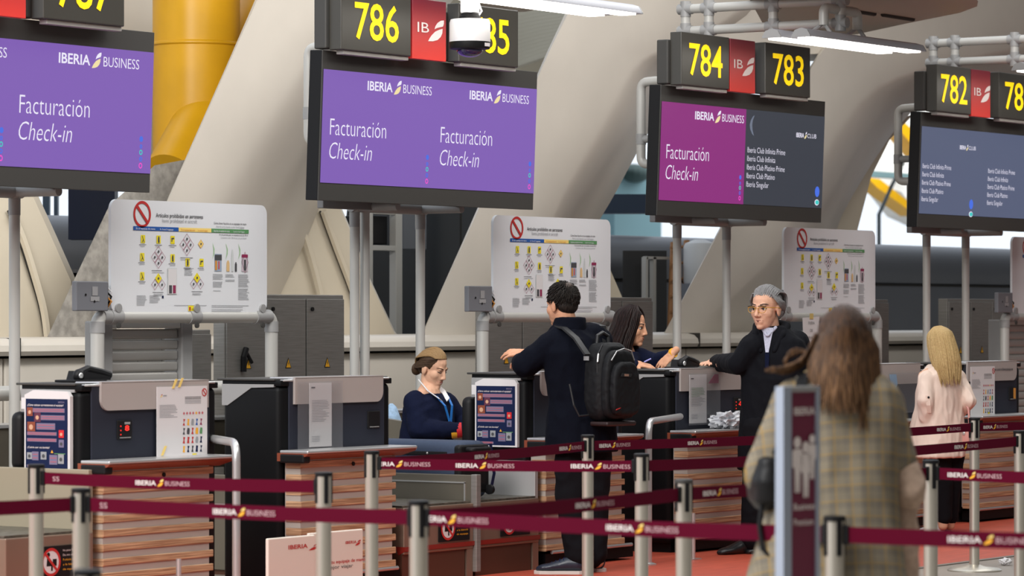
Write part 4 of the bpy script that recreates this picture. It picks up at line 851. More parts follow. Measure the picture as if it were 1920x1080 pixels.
scale_unit(0, 0, 'steel baggage scale with a warning plate right beside the desk with the paper pocket'); scale_unit(0, 1, 'steel baggage scale the big blue suitcase lies on'); scale_unit(-1, 1, 'steel baggage scale at the bottom left corner with a torn black plate')
divider(17.165, 0.605, 11.97, 'olive steel divider plate in front of the blue suitcase'); divider(17.845, 0.665, 12.0, 'pale grey divider plate left of the backpack man', mat('pale_steel', srgb(186, 186, 186), 0.35, 0.3)); divider(13.73, 0.76, 12.0, 'beige divider panel at the left edge beside the leftmost desk', mat('beige_divider', srgb(150, 140, 120), 0.5))
divider(16.44, 0.60, 12.35, 'olive steel divider plate behind the desk with the paper pocket')
# collector belt line behind the staff
t = thing('baggage_conveyor', 'low steel baggage conveyor running behind the seated staff woman', 'conveyor', (16.5, 14.7, 0))
mb = MB(); mb.box(13, 31, 14.75, 15.0-0.02, 0.55, 0.86, M_taupe, 0.01); mb.build('side_panel', None, t); mb = MB(); mb.box(13, 31, 14.73, 14.98, 0.862, 0.885, M_silver, 0.004); mb.build('top_rail', None, t)
mb = MB(); x = 13.3
while x < 31: mb.box(x, x+0.08, 14.77, 14.95, 0, 0.55, M_joint); x += 1.5
mb.build('support', None, t)
mb = MB(); mb.tube([(14.0, 14.32, 1.09), (18.2, 14.32, 1.09)], 0.045, M_alu, 16); mb.tube([(16.0, 14.32, 0), (16.0, 14.32, 1.09)], 0.035, M_alu, 12); mb.tube([(18.2, 14.32, 0), (18.2, 14.32, 1.13)], 0.035, M_alu, 12); tag(mb.build('barrier_tube', None, None, True), 'thick horizontal grey tube behind the seated staff woman', 'tube')
mb = MB(); mb.prism([Vector((18.0, d, z)) for d, z in ((12.9, 0.3), (14.2, 0.3), (14.2, 0.98), (14.1, 1.0), (12.9, 0.86))], (0.05, 0, 0), M_taupe); mb.box(17.99, 18.06, 12.9, 14.2, 0.98, 1.0, M_silver) if False else None; tag(mb.build('conveyor_side'), 'sloping steel conveyor cheek right of the seated staff woman', 'panel')
mb = MB(); mb.box(18.05, 18.9, 14.3, 14.6, 0.9, 0.97, M_joint, 0.02); mb.box(18.1, 18.85, 14.32, 14.58, 0, 0.9, M_taupe); mb.prism([Vector((18.1, 14.3, 0.97)), Vector((18.8, 14.3, 0.97)), Vector((18.65, 14.55, 1.03)), Vector((18.2, 14.55, 1.03))], (0, 0.02, 0), M_paper); tag(mb.build('printer'), 'grey bag tag printer behind the seated staff woman', 'printer')
# big blue suitcase lying on the scale
t = thing('suitcase', 'large dark blue soft suitcase on its side on the baggage scale', 'suitcase', (17.24, 12.2, 0.453)); M_sc = mat('blue_suitcase_fabric', srgb(44, 58, 82), 0.7, noise=0.06, nscale=60)
sx0, sx1, sy0, sy1, sz0, sz1 = 17.212, 17.51, 12.11, 13.0, 0.455, 0.80
mb = MB(); mb.box(sx0, sx1, sy0, sy1, sz0, sz1, M_sc, 0.05, 4); mb.build('body', None, t, True)
mb = MB(); mb.box(sx0-0.008, sx0+0.012, sy0+0.1, sy1-0.03, sz1-0.085, sz1-0.062, M_black, 0.004); mb.box(sx0-0.008, sx0+0.3, sy0-0.006, sy0+0.05, sz0+0.03, sz1-0.02, M_black, 0.02, 3)
for yy in (12.35, 12.8): mb.ell((sx0-0.008, yy, sz1-0.073), (0.004, 0.007, 0.007), M_silver)
mb.build('trim', None, t)
mb = MB(); mb.bend([(sx0+0.06, sy0, sz1-0.05), (sx0+0.06, sy0-0.05, sz1-0.05), (sx0+0.24, sy0-0.05, sz1-0.05), (sx0+0.24, sy0, sz1-0.05)], 0.016, 0.03, M_black, 10); mb.build('handle', None, t, True)
for zz in (sz0+0.05, sz0+0.25):
    for dx in (0.05, 0.27): mb = MB(); mb.lathe([(0.012, -0.014), (0.03, -0.012), (0.03, 0.012), (0.012, 0.014)], (sx0+dx, sy0-0.025, zz), M_black, 14, 'x'); mb.build('wheel', None, t, True)
mb = MB(); mb.ribbon([(sx0+0.3, sy0-0.01, sz1-0.02), (sx0+0.31, sy0-0.03, sz1-0.2), (sx0+0.28, sy0-0.02, sz0+0.02)], (0.03, 0, 0), M_navyp); mb.build('strap', None, t)
# chair with a pale blue garment behind the second desk
t = thing('office_chair', 'white chair back peeking out beside the seated staff woman', 'chair', (17.0, 13.35, 0)); mb = MB(); mb.box(16.93, 17.23, 13.48, 13.53, 0.70, 0.97, mat('pale_chair_plastic', srgb(196, 198, 200), 0.5), 0.02, 3); mb.build('backrest', None, t)
mb = MB(); mb.box(16.9, 17.3, 13.1, 13.5, 0.46, 0.51, M_black, 0.02); mb.build('seat', None, t); mb = MB(); mb.tube([(17.1, 13.3, 0.05), (17.1, 13.3, 0.47)], 0.03, M_black); mb.box(17.07, 17.13, 13.48, 13.52, 0.48, 0.72, M_black)
for q in range(5): a = q*1.257; mb.tube([(17.1, 13.3, 0.08), (17.1+0.28*math.cos(a), 13.3+0.28*math.sin(a), 0.03)], 0.022, M_black)
mb.build('pedestal', None, t)
mb = MB(); q = onD(738, 800, 13.42); mb.rings([[q+Vector((dx+a*math.cos(u), b*math.sin(u), z)) for u in [2*math.pi*i/14 for i in range(14)]] for dx, a, b, z in ((0.03, 0.09, 0.05, -0.28), (0.02, 0.085, 0.05, -0.1), (0.0, 0.055, 0.045, 0.05), (-0.02, 0.03, 0.03, 0.13), (-0.025, 0.01, 0.01, 0.15))], mat('pale_blue_cloth', srgb(150, 178, 206), 0.8, noise=0.15, nscale=40)); tag(mb.build('denim_garment', None, None, True), 'pale blue cloth draped on the white chair beside the seated staff woman', 'cloth')
# ================================================================== white baggage size gauge boards before the second desk
t = thing('bag_gauge', 'white bag size gauge boards with red airline lettering at the bottom of the photo', 'stand', (15.6, 11.3, 0))
M_card = mat('white_card', srgb(226, 216, 204), 0.6)
def card(px0, px1, py, D, nm, two):
    a = onD(px0, py, D); b = onD(px1, py, D); mb = MB(); mb.box(a.x, b.x, D, D+0.02, 0.05, a.z, M_card, 0.006, 2); mb.box(a.x, b.x, D-0.05, D+0.06, 0.0, 0.05, M_joint); p = mb.build(nm, None, t); mb = MB()
    if not two:
        text(mb, 'IBERIA', onD(541, 1030, D-0.002), X1, Z1, 0.165, 0.022, M_red, 0.02); leaf(mb, onD(579, 1032, D-0.002), X1, Z1, 0.10, 0.035, M_red, M_red)
    else:
        text(mb, 'IBERIA', onD(648, 1020, D-0.002), X1, Z1, 0.10, 0.016, M_red, 0.015); leaf(mb, onD(666, 1023, D-0.002), X1, Z1, 0.05, 0.03, M_red, M_red)
        text(mb, '¿Cabe tu equipaje de mano?', onD(600, 1059, D-0.002), X1, Z1, 0.42, 0.018, M_red, 0.01); text(mb, 'Mejor viajar', onD(612, 1068, D-0.002), X1, Z1, 0.24, 0.02, M_ink, 0)
    mb.build('lettering', None, p)
card(503, 591, 1010, 11.35, 'left_board', False); card(580, 681, 1000, 11.55, 'right_board', True)
# ================================================================== QUEUE POSTS AND BELTS
PH = 0.933
def post_at(px, top): ppm = (top-593)/(HC-PH); Y = FPX/ppm; p = atY(px, 593, Y); return Vector((p.x, p.y, 0))
PO = {k: post_at(*v) for k, v in dict(a=(68, 870), b=(152, 915), c=(607, 885), d=(697, 845), e=(785, 938), f=(1102, 815), g=(1203, 850), h=(1282, 898), i=(1565, 967), j=(1827, 783), k=(1745, 862), l=(1912, 807), m=(163, 1067)).items()}
OFF = {'L1': post_at(-420, 935), 'R1': post_at(2350, 985), 'R2': post_at(2300, 880), 'R3': post_at(2150, 770)}
PLAB = dict(a='steel queue post in front of the leftmost desk, its belt running right', b='steel queue post at the lower left, second nearest, two belts on it', c='steel queue post before the white bag gauge boards', d='steel queue post in front of the desk with the paper pocket', e='steel queue post before the warning plate of the first scale', f='steel queue post before the legs of the backpack man', g='steel queue post left of the wooden desk of the old man', h='steel queue post with bluish cap before the wooden desk front', i='steel queue post at the right of the tall maroon sign', j='farthest steel queue post, its round base visible at right', k='steel queue post between the checked coat and the pink jacket', l='steel queue post at the right edge of the photo', m='nearest steel queue post, only its black cap in view at bottom left')
BELTS = dict(a=[('c', [(0.45, 1), (-0.04, 2)])], b=[('e', [(0.50, 1), (0.0, 2)])], d=[('g', [(0.09, 1), (0.42, 1), (0.87, 1)]), ('f', [(0.50, 1), (0.92, 1)])], e=[('i', [(0.075, 1), (0.56, 1)]), ('h', [(0.64, 1)])], f=[('j', [(0.052, 1), (0.26, 1), (0.93, 1)])], g=[('l', [(0.84, 1), (0.05, 0)])], h=[('k', [(0.12, 1)])], i=[('R1', [(0.38, 1)])], k=[('R2', [(0.14, 1)])], j=[('R3', [(0.10, 1)])])
def qpost(key):
    p = PO[key]; t = thing('queue_post', PLAB[key], 'post', p, 'steel queue posts with maroon belts')
    mb = MB(); mb.lathe([(0.0305, 0.02), (0.0305, PH-0.012)], p, M_post, 28); mb.build('pole', None, t, True)
    mb = MB(); mb.lathe([(0.165, 0.0), (0.165, 0.008), (0.15, 0.018), (0.06, 0.03), (0.033, 0.04)], p, M_post, 36); mb.build('base', None, t, True)
    mb = MB(); mb.lathe([(0.034, PH-0.016), (0.036, PH-0.01), (0.035, PH-0.002), (0.028, PH)], p, M_black if key != 'h' else M_bezel, 28); mb.build('cap', None, t, True)
    mb = MB()
    for q in range(4):
        a = math.pi/4+math.radians(10)+q*math.pi/2; d = Vector((math.cos(a), math.sin(a), 0)); s = Vector((-d.y, d.x, 0)); c = p+d*0.0285+Vector((0, 0, PH-0.068))
        mb.prism([c+s*(-0.008)+Vector((0, 0, -0.055)), c+s*0.008+Vector((0, 0, -0.055)), c+s*0.008+Vector((0, 0, 0.053)), c+s*(-0.008)+Vector((0, 0, 0.053))], d*0.006, M_black)
    mb.build('belt_slots', None, t)
    for to, txts in BELTS.get(key, []) + ([('L1', None)] if key == 'b' else []):
        q = PO.get(to) or OFF[to]; dv = (q-p).normalized(); L = (q-p).length; sag = 0.004*L
        z0 = PH-0.058; A = p+dv*0.034+Vector((0, 0, z0)); B = q-dv*0.034+Vector((0, 0, z0))
        pt = lambda s_: A+(B-A)*s_-Vector((0, 0, 4*sag*s_*(1-s_)))
        mb = MB(); mb.ribbon([pt(i/24) for i in range(25)], (0, 0, 0.05), M_belt, 0.0022); bl = mb.build('belt', None, t)
        for e, s_ in ((A, 1), (B, -1)): mb = MB(); M = Matrix.Translation(e) @ Matrix(((dv.x, -dv.y, 0, 0), (dv.y, dv.x, 0, 0), (0, 0, 1, 0), (0, 0, 0, 1))); mb.box(-0.012, 0.012, -0.008, 0.008, -0.03, 0.03, M_black, 0.003, 1, M); mb.build('belt_clip', None, bl)
        if txts:
            Xd = (B-A).normalized(); N = Xd.cross(Z1)
            if N.dot(EYE-p) < 0: Xd = -Xd; N = -N
            mb = MB()
            for s_, kind in txts:
                if not kind: continue
                LW = B-A; c = pt(s_) if 0 <= s_ <= 1 else pt(0.03); Zt = Z1
                if kind == 1:
                    lockup(mb, c-Xd*0.137-Zt*0.010+N*0.0025, Xd, Zt, 0.275, 0.020, 'BUSINESS', M_text, M_gold, M_ylp, M_beltw)
                else: text(mb, 'SS', pt(0.04)-Zt*0.010+N*0.0025, Xd, Zt, 0.034, 0.020, M_beltw, -0.004)
            mb.build('belt_lettering', None, bl)
for k_ in PO: qpost(k_)
# tall maroon sign on a post in the foreground
p = atY(1505, 593, 10.2); t = thing('queue_sign', 'tall narrow maroon sign with white people symbols in front of the checked coat', 'sign', (p.x, p.y, 0))
ang = math.radians(-8); Xs = Vector((math.cos(ang), math.sin(ang), 0)); Xs = Xs if Xs.dot(RT) > 0 else -Xs
nrm = Xs.cross(Z1)
def fr(u, d, z): return Vector((p.x, p.y, 0))+Xs*u-nrm*d+Z1*z
zt, zb, hw = 1.335, 0.70, 0.062
mb = MB(); mb.prism([fr(-hw, 0, zb), fr(hw, 0, zb), fr(hw, 0, zt), fr(-hw, 0, zt)], -nrm*0.012, mat('maroon_sign', srgb(104, 22, 54), 0.4)); mb.build('panel', None, t)
mb = MB()
for u0, u1 in ((-hw-0.036, -hw+0.002), (hw-0.004, hw+0.012)): mb.prism([fr(u0, -0.006, zb-0.03), fr(u1, -0.006, zb-0.03), fr(u1, -0.006, zt+0.012), fr(u0, -0.006, zt+0.012)], -nrm*0.03, mat('pale_frame', srgb(170, 180, 196), 0.35, 0.4))
mb.prism([fr(-hw, -0.006, zt-0.004), fr(hw, -0.006, zt-0.004), fr(hw, -0.006, zt+0.012), fr(-hw, -0.006, zt+0.012)], -nrm*0.03, M_joint); mb.build('frame', None, t)
mb = MB(); F = lambda u, z: fr(u, -0.003, z)
text(mb, 'IBERIA', F(-0.045, 1.265), Xs, Z1, 0.10, 0.022, M_text, 0.02)
def man(u, z, s):
    disc(mb, F(u, z+0.085*s), Xs, Z1, 0.017*s, M_text, 0.001, 14); shape(mb, F(u, z), Xs, Z1, [(a*s, b*s) for a, b in ((-0.012, -0.06), (-0.002, -0.06), (0, 0), (0.002, -0.06), (0.012, -0.06), (0.014, 0.01), (0.024, 0.015), (0.024, 0.06), (0.015, 0.066), (-0.015, 0.066), (-0.024, 0.06), (-0.024, 0.015), (-0.014, 0.01))], M_text, 0.001)
man(-0.03, 1.10, 1.0); man(0.01, 1.085, 1.0); man(0.04, 1.125, 0.8)
text(mb, 'Business', F(-0.045, 0.99), Xs, Z1, 0.10, 0.02, M_text, 0.01); text(mb, 'Premium', F(-0.045, 0.945), Xs, Z1, 0.09, 0.02, M_text, 0.01); mb.build('symbols', None, t)
mb = MB(); c = Vector((p.x, p.y, 0))-nrm*0.0+nrm*0; mb.tube([fr(0, 0.03, 0.02), fr(0, 0.03, 1.0)], 0.03, M_post, 20); mb.lathe([(0.17, 0), (0.17, 0.01), (0.04, 0.03)], fr(0, 0.03, 0), M_post, 28); mb.build('pole', None, t, True)
# scrap of paper on the floor
q = onZ(1885, 1060, 0); mb = MB(); bm = bmesh.new(); bmesh.ops.create_icosphere(bm, subdivisions=3, radius=1)
for v in bm.verts: d = v.co.normalized(); k = 1+0.6*NZ.noise(d*3); v.co = Vector((d.x*0.035*k, d.y*0.035*k, max(0.0, 0.02+d.z*0.022*k)))+q+Vector((0, 0, 0.002))
mb.bm(bm, M_paper); tag(mb.build('paper_scrap'), 'crumpled white paper scrap on the grey floor at lower right', 'litter')
# ================================================================== PEOPLE
def fuse(mb, name, m, parent, voxel=0.008, smooth=5, wrinkle=0.0, wscale=14, wstretch=(1, 1, 1)):
    me = bpy.data.meshes.new('tmp'); me.from_pydata([tuple(v) for v in mb.v], [], mb.f)
    b = bmesh.new(); b.from_mesh(me); bmesh.ops.recalc_face_normals(b, faces=b.faces); b.to_mesh(me); b.free()
    o = bpy.data.objects.new('tmp', me); COL.objects.link(o)
    r = o.modifiers.new('r', 'REMESH'); r.mode = 'VOXEL'; r.voxel_size = voxel; r.use_smooth_shade = True
    if smooth: s = o.modifiers.new('s', 'SMOOTH'); s.iterations = smooth; s.factor = 0.5
    dg = bpy.context.evaluated_depsgraph_get(); dg.update(); out = bpy.data.meshes.new_from_object(o.evaluated_get(dg)); out.name = name
    bpy.data.objects.remove(o); bpy.data.meshes.remove(me)
    if wrinkle:
        st = Vector(wstretch)
        NN = [v.normal.copy() for v in out.vertices]
        for i_, v in enumerate(out.vertices):
            p = v.co*wscale; p = Vector((p.x*st.x, p.y*st.y, p.z*st.z)); k = 1-abs(NZ.noise(p))*2+0.5*NZ.noise(p*2.3)
            v.co = v.co+NN[i_]*(wrinkle*k)
    out.polygons.foreach_set('use_smooth', [True]*len(out.polygons)); out.materials.clear(); out.materials.append(m)
    q = bpy.data.objects.new(name, out); COL.objects.link(q)
    if parent: q.parent = parent; q.matrix_parent_inverse = Matrix.Translation(-Vector(parent.location))
    return q
class Fr:
    """local frame: o origin, F forward, U up, R = person's right"""
    def __init__(s, o, F, U=(0, 0, 1), k=1.0):
        s.o = Vector(o); s.F = Vector(F).normalized(); U = Vector(U); s.R = s.F.cross(U).normalized(); s.U = s.R.cross(s.F).normalized(); s.k = k
    def __call__(s, x, y, z): return s.o+(s.R*x+s.F*y+s.U*z)*s.k
    def M(s): return Matrix((s.R, s.F, s.U)).transposed()
    def v(s, x, y, z): return s.R*x+s.F*y+s.U*z
def pitch(F, deg): F = Vector(F).normalized(); a = math.radians(deg); return F*math.cos(a)+UP*math.sin(a)
def head(mb, h, female=False):
    E = lambda c, r: mb.ell(h(*c), [q*h.k for q in r], None, h.M())
    w = 0.95 if female else 1.0
    E((0, -0.012, 0.036), (0.074*w, 0.096, 0.083)); E((0, 0.022, -0.028), (0.063*w, 0.070, 0.083)); E((0, 0.032, -0.074), (0.048*w, 0.052, 0.040)); E((0, 0.071, -0.097), (0.021, 0.019, 0.017))
    mb.capsule(h(-0.029, 0.0735, 0.022), h(0.029, 0.0735, 0.022), 0.0135*h.k)
    ny = 0.105 if female else 0.111; mb.capsule(h(0, 0.087, 0.014), h(0, ny, -0.030), 0.0075*h.k, 0.0115*h.k if not female else 0.0098*h.k)
    for s in (-1, 1):
        E((s*0.011, ny-0.013, -0.036), (0.009, 0.010, 0.008)); E((s*0.033*w, 0.046, -0.024), (0.032, 0.034, 0.034))
        E((s*0.076*w, -0.012, -0.012), (0.010, 0.019, 0.032)); E((s*0.080*w, -0.022, 0.0), (0.006, 0.012, 0.022))
    E((0, 0.077, -0.064), (0.028, 0.016, 0.024))
def neck(mb, h, base, r=0.054): mb.capsule(h(0, -0.018, -0.06), base, r*h.k, r*1.12)
def face_parts(h, t, brow, lip, closed=False, glasses=None, smile=False):
    mb = MB()
    for s in (-1, 1): mb = MB(); mb.ell(h(s*0.031, 0.0715 if not closed else 0.06, 0.002), [q*h.k for q in (0.0135, 0.0095, 0.0075 if not closed else 0.004)], mat('eye_white', srgb(205, 196, 188), 0.3), h.M()); closed or mb.ell(h(s*0.031+0.002, 0.0785, 0.002 if not closed else -0.001), [q*h.k for q in (0.006, 0.005, 0.0062 if not closed else 0.002)], M_ink if False else mat('iris', (0.02, 0.012, 0.008), 0.2), h.M()); mb.tube([h(s*(0.031-0.014), 0.0835, 0.004), h(s*0.031, 0.0825, 0.0095 if not closed else 0.001), h(s*(0.031+0.015), 0.0695, 0.005)], [0.0016*h.k, 0.0026*h.k, 0.0018*h.k], mat('lash', (0.015, 0.01, 0.008), 0.7), 6); mb.build('eye', None, t, True)
    for s in (-1, 1): mb = MB(); mb.tube([h(s*0.014, 0.0885, 0.026), h(s*0.031, 0.0855, 0.030), h(s*0.044, 0.074, 0.030), h(s*0.053, 0.060, 0.026)], [0.0022*h.k, 0.0032*h.k, 0.0028*h.k, 0.0014*h.k], brow, 8); mb.build('eyebrow', None, t, True)
    mb = MB(); e = 0.004 if smile else 0
    mb.tube([h(-0.029, 0.080, -0.0625+e), h(-0.008, 0.0905, -0.0595), h(0, 0.0912, -0.061), h(0.008, 0.0905, -0.0595), h(0.029, 0.080, -0.0625+e)], [0.001*h.k, 0.0036*h.k, 0.0032*h.k, 0.0036*h.k, 0.001*h.k], lip, 8)
    mb.tube([h(-0.022, 0.083, -0.066+e), h(0, 0.0895, -0.070), h(0.022, 0.083, -0.066+e)], [0.001*h.k, 0.0045*h.k, 0.001*h.k], lip, 8)
    mb.tube([h(-0.021, 0.0855, -0.0645+e), h(0, 0.0935, -0.0652), h(0.021, 0.0855, -0.0645+e)], [0.0008*h.k, 0.0018*h.k, 0.0008*h.k], mat('mouth_line', (0.06, 0.015, 0.012), 0.6) if not smile else M_paper, 6)
    mb.build('lips', None, t, True)
def hand(mb, W, d, n, side, curl=0.35, s=1.0, spread=0.10, curls=None):
    """W wrist, d finger direction, n back-of-hand normal, side +1/-1 = thumb on +/-(d x n)"""
    d = Vector(d).normalized(); n = Vector(n); n = (n-d*n.dot(d)).normalized(); u = d.cross(n)*side
    P = lambda a, b, c: Vector(W)+(d*a+u*b+n*c)*s
    M = Matrix((d, u, n)).transposed()
    mb.ell(P(0.045, 0.0, 0), [q*s for q in (0.052, 0.040, 0.016)], None, M); mb.ell(P(0.02, 0.012, -0.003), [q*s for q in (0.032, 0.026, 0.017)], None, M)
    mb.capsule(P(-0.03, 0, 0), P(0.03, 0, 0), 0.026*s, 0.024*s)
    for i, (b, L) in enumerate(((0.030, 0.074), (0.010, 0.084), (-0.010, 0.078), (-0.028, 0.062))):
        c = curls[i] if curls else curl*(0.9+0.15*i); a0 = spread*(1.2-0.8*i)
        dd = (d*math.cos(a0)+u*math.sin(a0)); q = P(0.080-0.006*abs(i-1), b, 0.002); ang = 0.15*c; r = 0.0092
        for f_, k in ((0.45, 0), (0.31, 1), (0.24, 2)):
            e = q+(dd*math.cos(ang)-n*math.sin(ang))*L*f_*s; mb.capsule(q, e, r*s, (r-0.0008)*s, None, 10); q = e; ang += c; r -= 0.0008
    a = P(0.018, 0.026, -0.006); b = a+(d*0.55+u*0.75-n*0.3).normalized()*0.036*s; c = b+(d*0.85+u*0.35-n*0.3).normalized()*0.032*s; e = c+(d*0.95+u*0.1-n*0.25).normalized()*0.024*s
    mb.capsule(a, b, 0.014*s, 0.0115*s, None, 10); mb.capsule(b, c, 0.0112*s, 0.010*s, None, 10); mb.capsule(c, e, 0.0098*s, 0.008*s, None, 10)
def trunk(mb, rgs, n=28, p=2.4):
    """rgs: (centre, right vec, forward vec, half width, half depth)"""
    out = []
    for c, R, F, a, b in rgs:
        ring_ = []
        for i in range(n):
            t = 2*math.pi*i/n; x = math.copysign(abs(math.cos(t))**(2/p), math.cos(t)); y = math.copysign(abs(math.sin(t))**(2/p), math.sin(t))
            ring_.append(Vector(c)+Vector(R)*(a*x)+Vector(F)*(b*y))
        out.append(ring_)
    mb.rings(out)
def locks(name, t, m, paths, rnd, jit=0.012, r=0.011):
    mb = MB()
    for P in paths:
        j = Vector((rnd.uniform(-1, 1), rnd.uniform(-1, 1), rnd.uniform(-1, 1)))*jit; n = len(P)
        Q = []
        for i in range(n-1):
            p0, p1, p2, p3 = P[max(i-1, 0)], P[i], P[i+1], P[min(i+2, n-1)]
            for k in range(4):
                u = k/4; q = 0.5*((2*p1)+(p2-p0)*u+(2*p0-5*p1+4*p2-p3)*u*u+(3*p1-p0-3*p2+p3)*u**3); Q.append(q+j*(0.3+0.7*(i+u)/n))
        Q.append(P[-1]+j); L = len(Q); mb.tube(Q, [r*(0.75+0.5*rnd.random())*(1.0 if i < L*0.6 else max(0.12, 1-(i-L*0.6)/(L*0.4)*0.9)) for i in range(L)], m, 7)
    return mb.build(name, None, t, True)
def short_hair(h, t, m, keep, n=700, r=0.0028, L=0.045, rad=(0.081, 0.100, 0.088), c=(0, -0.016, 0.042), whorl=(0, -0.07, 0.08), seed=5, name='hair_strands', lift=0.35):
    rnd = random.Random(seed); mb = MB(); g = math.pi*(3-math.sqrt(5))
    for i in range(n):
        zz = 1-1.75*(i+0.5)/n; q = math.sqrt(max(0, 1-zz*zz)); d = Vector((q*math.cos(g*i), q*math.sin(g*i), zz))
        if not keep(d): continue
        p = Vector((c[0]+d.x*rad[0], c[1]+d.y*rad[1], c[2]+d.z*rad[2])); w = p-Vector(whorl); nn = d.normalized(); f = (w-nn*w.dot(nn))
        f = f.normalized() if f.length > 1e-4 else Vector((0, 1, 0)); f = (f+Vector((rnd.uniform(-.25, .25), rnd.uniform(-.25, .25), rnd.uniform(-.25, .25)))).normalized(); l = L*rnd.uniform(0.7, 1.2)
        pts = [p-nn*0.004, p+f*l*0.45+nn*l*lift*0.35, p+f*l-nn*(l*l*3.2)+nn*l*lift*0.2]; mb.tube([h(*v) for v in pts], [r*h.k, r*h.k, r*0.25*h.k], m, 5)
    return mb.build(name, None, t, True)
def hairmat(name, c1, c2, vec=(9, 9, 1.2)): return mat(name, c1, 0.5, noise=0.0, nscale=14, stretch=vec, col2=c2, bump=0.3, spec=0.2)
def skin(name, c): return mat(name, c, 0.6, noise=0.06, nscale=30, spec=0.3)
def person(label, base): t = thing('person', label, 'person', (base.x, base.y, base.z)); return t
def shoe(mb, heel, d, L=0.28, w=0.05, h=0.09):
    d = Vector(d).normalized(); R = d.cross(UP)
    rg = []
    for f, ww, hh in ((0.0, 0.6, 0.75), (0.08, 0.85, 1.0), (0.3, 0.85, 1.0), (0.5, 0.9, 0.75), (0.7, 1.05, 0.55), (0.88, 0.9, 0.45), (0.97, 0.55, 0.32), (1.0, 0.3, 0.22)):
        c = Vector(heel)+d*(L*f); rg.append([c+R*(w*ww*math.cos(q))+UP*(max(0.0, h*hh*0.5*(1+math.sin(q)))) for q in [2*math.pi*i/16 for i in range(16)]])
    mb.rings(rg)
def sole(mb, heel, d, m, L=0.29, w=0.053):
    d = Vector(d).normalized(); R = d.cross(UP); top = []
    for f, ww in ((-0.02, 0.5), (0.05, 0.85), (0.3, 0.85), (0.5, 0.9), (0.7, 1.08), (0.88, 0.95), (1.0, 0.4)): top.append((f, ww))
    poly = [Vector(heel)+d*(L*f)+R*(w*ww) for f, ww in top]+[Vector(heel)+d*(L*f)-R*(w*ww) for f, ww in reversed(top)]
    mb.prism(poly, (0, 0, 0.022), m)

M_skinA = skin('skin_fair', srgb(214, 168, 140)); M_skinB = skin('skin_tan', srgb(200, 148, 118)); M_skinC = skin('skin_older', srgb(212, 164, 138))
M_coatblk = mat('black_coat', (0.004, 0.0045, 0.007), 0.85, spec=0.15, noise=0.1, nscale=60); M_coatnavy = mat('navy_coat', (0.0022, 0.0032, 0.008), 0.9, spec=0.12, noise=0.1, nscale=80)
M_navy2 = mat('navy_knit', (0.0045, 0.007, 0.024), 0.9, spec=0.12, noise=0.1, nscale=90); M_trs = mat('black_trousers', (0.006, 0.006, 0.008), 0.9, spec=0.12)
M_lipA = mat('lip_rose', srgb(168, 86, 80), 0.4); M_lipB = mat('lip_pale', srgb(170, 110, 96), 0.5)

# ------------------------------------------------------------------ man with the backpack
Y0 = 21.2; J = lambda px, py, dy=0.0: atY(px, py, Y0+dy)
al = math.radians(40); F = -RT*math.cos(al)+FW*math.sin(al); L_ = UP.cross(F); R_ = -L_
foot = J(1092, 1070); t = person('man in a long dark coat with a black backpack, seen from behind at a desk', Vector((foot.x, foot.y, 0)))
aH = math.radians(48); hF = pitch(-RT*math.cos(aH)+FW*math.sin(aH), -6); h = Fr(J(1053, 572), hF, UP, 1.05); mb = MB(); head(mb, h); nb = J(1068, 628); neck(mb, h, nb, 0.06)
tc = J(1082, 640)
sL = J(1040, 640, -0.08); sR = J(1118, 640, 0.10); elL = J(978, 690, -0.02); wrL = J(978, 682, 0.22)
elR = J(1068, 690, 0.42); wrR = J(988, 662, 0.42)
mb.chain([nb, J(1085, 720), J(1095, 800)], [0.07, 0.11, 0.12]); mb.chain([sL, elL, wrL], [0.05, 0.04, 0.028]); mb.chain([sR, elR, wrR], [0.05, 0.04, 0.026]); mb.chain([nb, sL], [0.06, 0.05]); mb.chain([nb, sR], [0.06, 0.05])
for hx, kx, ax, dd in ((1074, 1062, 1078, -0.05), (1118, 1116, 1120, 0.06)): mb.chain([J(hx, 800, dd), J(kx, 930, dd), J(ax, 1052, dd)], [0.08, 0.058, 0.042])
hand(mb, wrL, FW*0.9-RT*0.3, UP*0.9, 1, 0.5, 1.0); hand(mb, wrR, J(940, 661, 0.40)-wrR, UP*0.8-FW*0.5, -1, 0.45, 1.05)
fuse(mb, 'body', M_skinB, t, 0.0048, 3); face_parts(h, t, mat('dark_brow', (0.02, 0.014, 0.012), 0.8), M_lipB)
# hair: short, dark, thinning at the crown
hm = hairmat('short_black_hair', (0.006, 0.005, 0.0045), (0.022, 0.017, 0.014), (6, 6, 3))
mb = MB(); mb.ell(h(0, -0.020, 0.042), [q*h.k for q in (0.078, 0.092, 0.082)], None, h.M()); mb.ell(h(0, -0.052, -0.005), [q*h.k for q in (0.068, 0.054, 0.058)], None, h.M())
fuse(mb, 'hair', hm, t, 0.005, 3)
short_hair(h, t, hm, lambda d: d.z > (0.62 if d.y > 0.45 else (-0.1 if d.y > 0.1 else -0.62)), 1500, 0.0024, 0.032, whorl=(0, -0.06, 0.1))
mb = MB(); mb.ell(h(0.0, -0.062, 0.093), [q*h.k for q in (0.036, 0.036, 0.030)], None, h.M()); fuse(mb, 'thin_crown', mat('thinning_hair', (0.05, 0.032, 0.024), 0.6, noise=0.35, nscale=90), t, 0.005, 2)
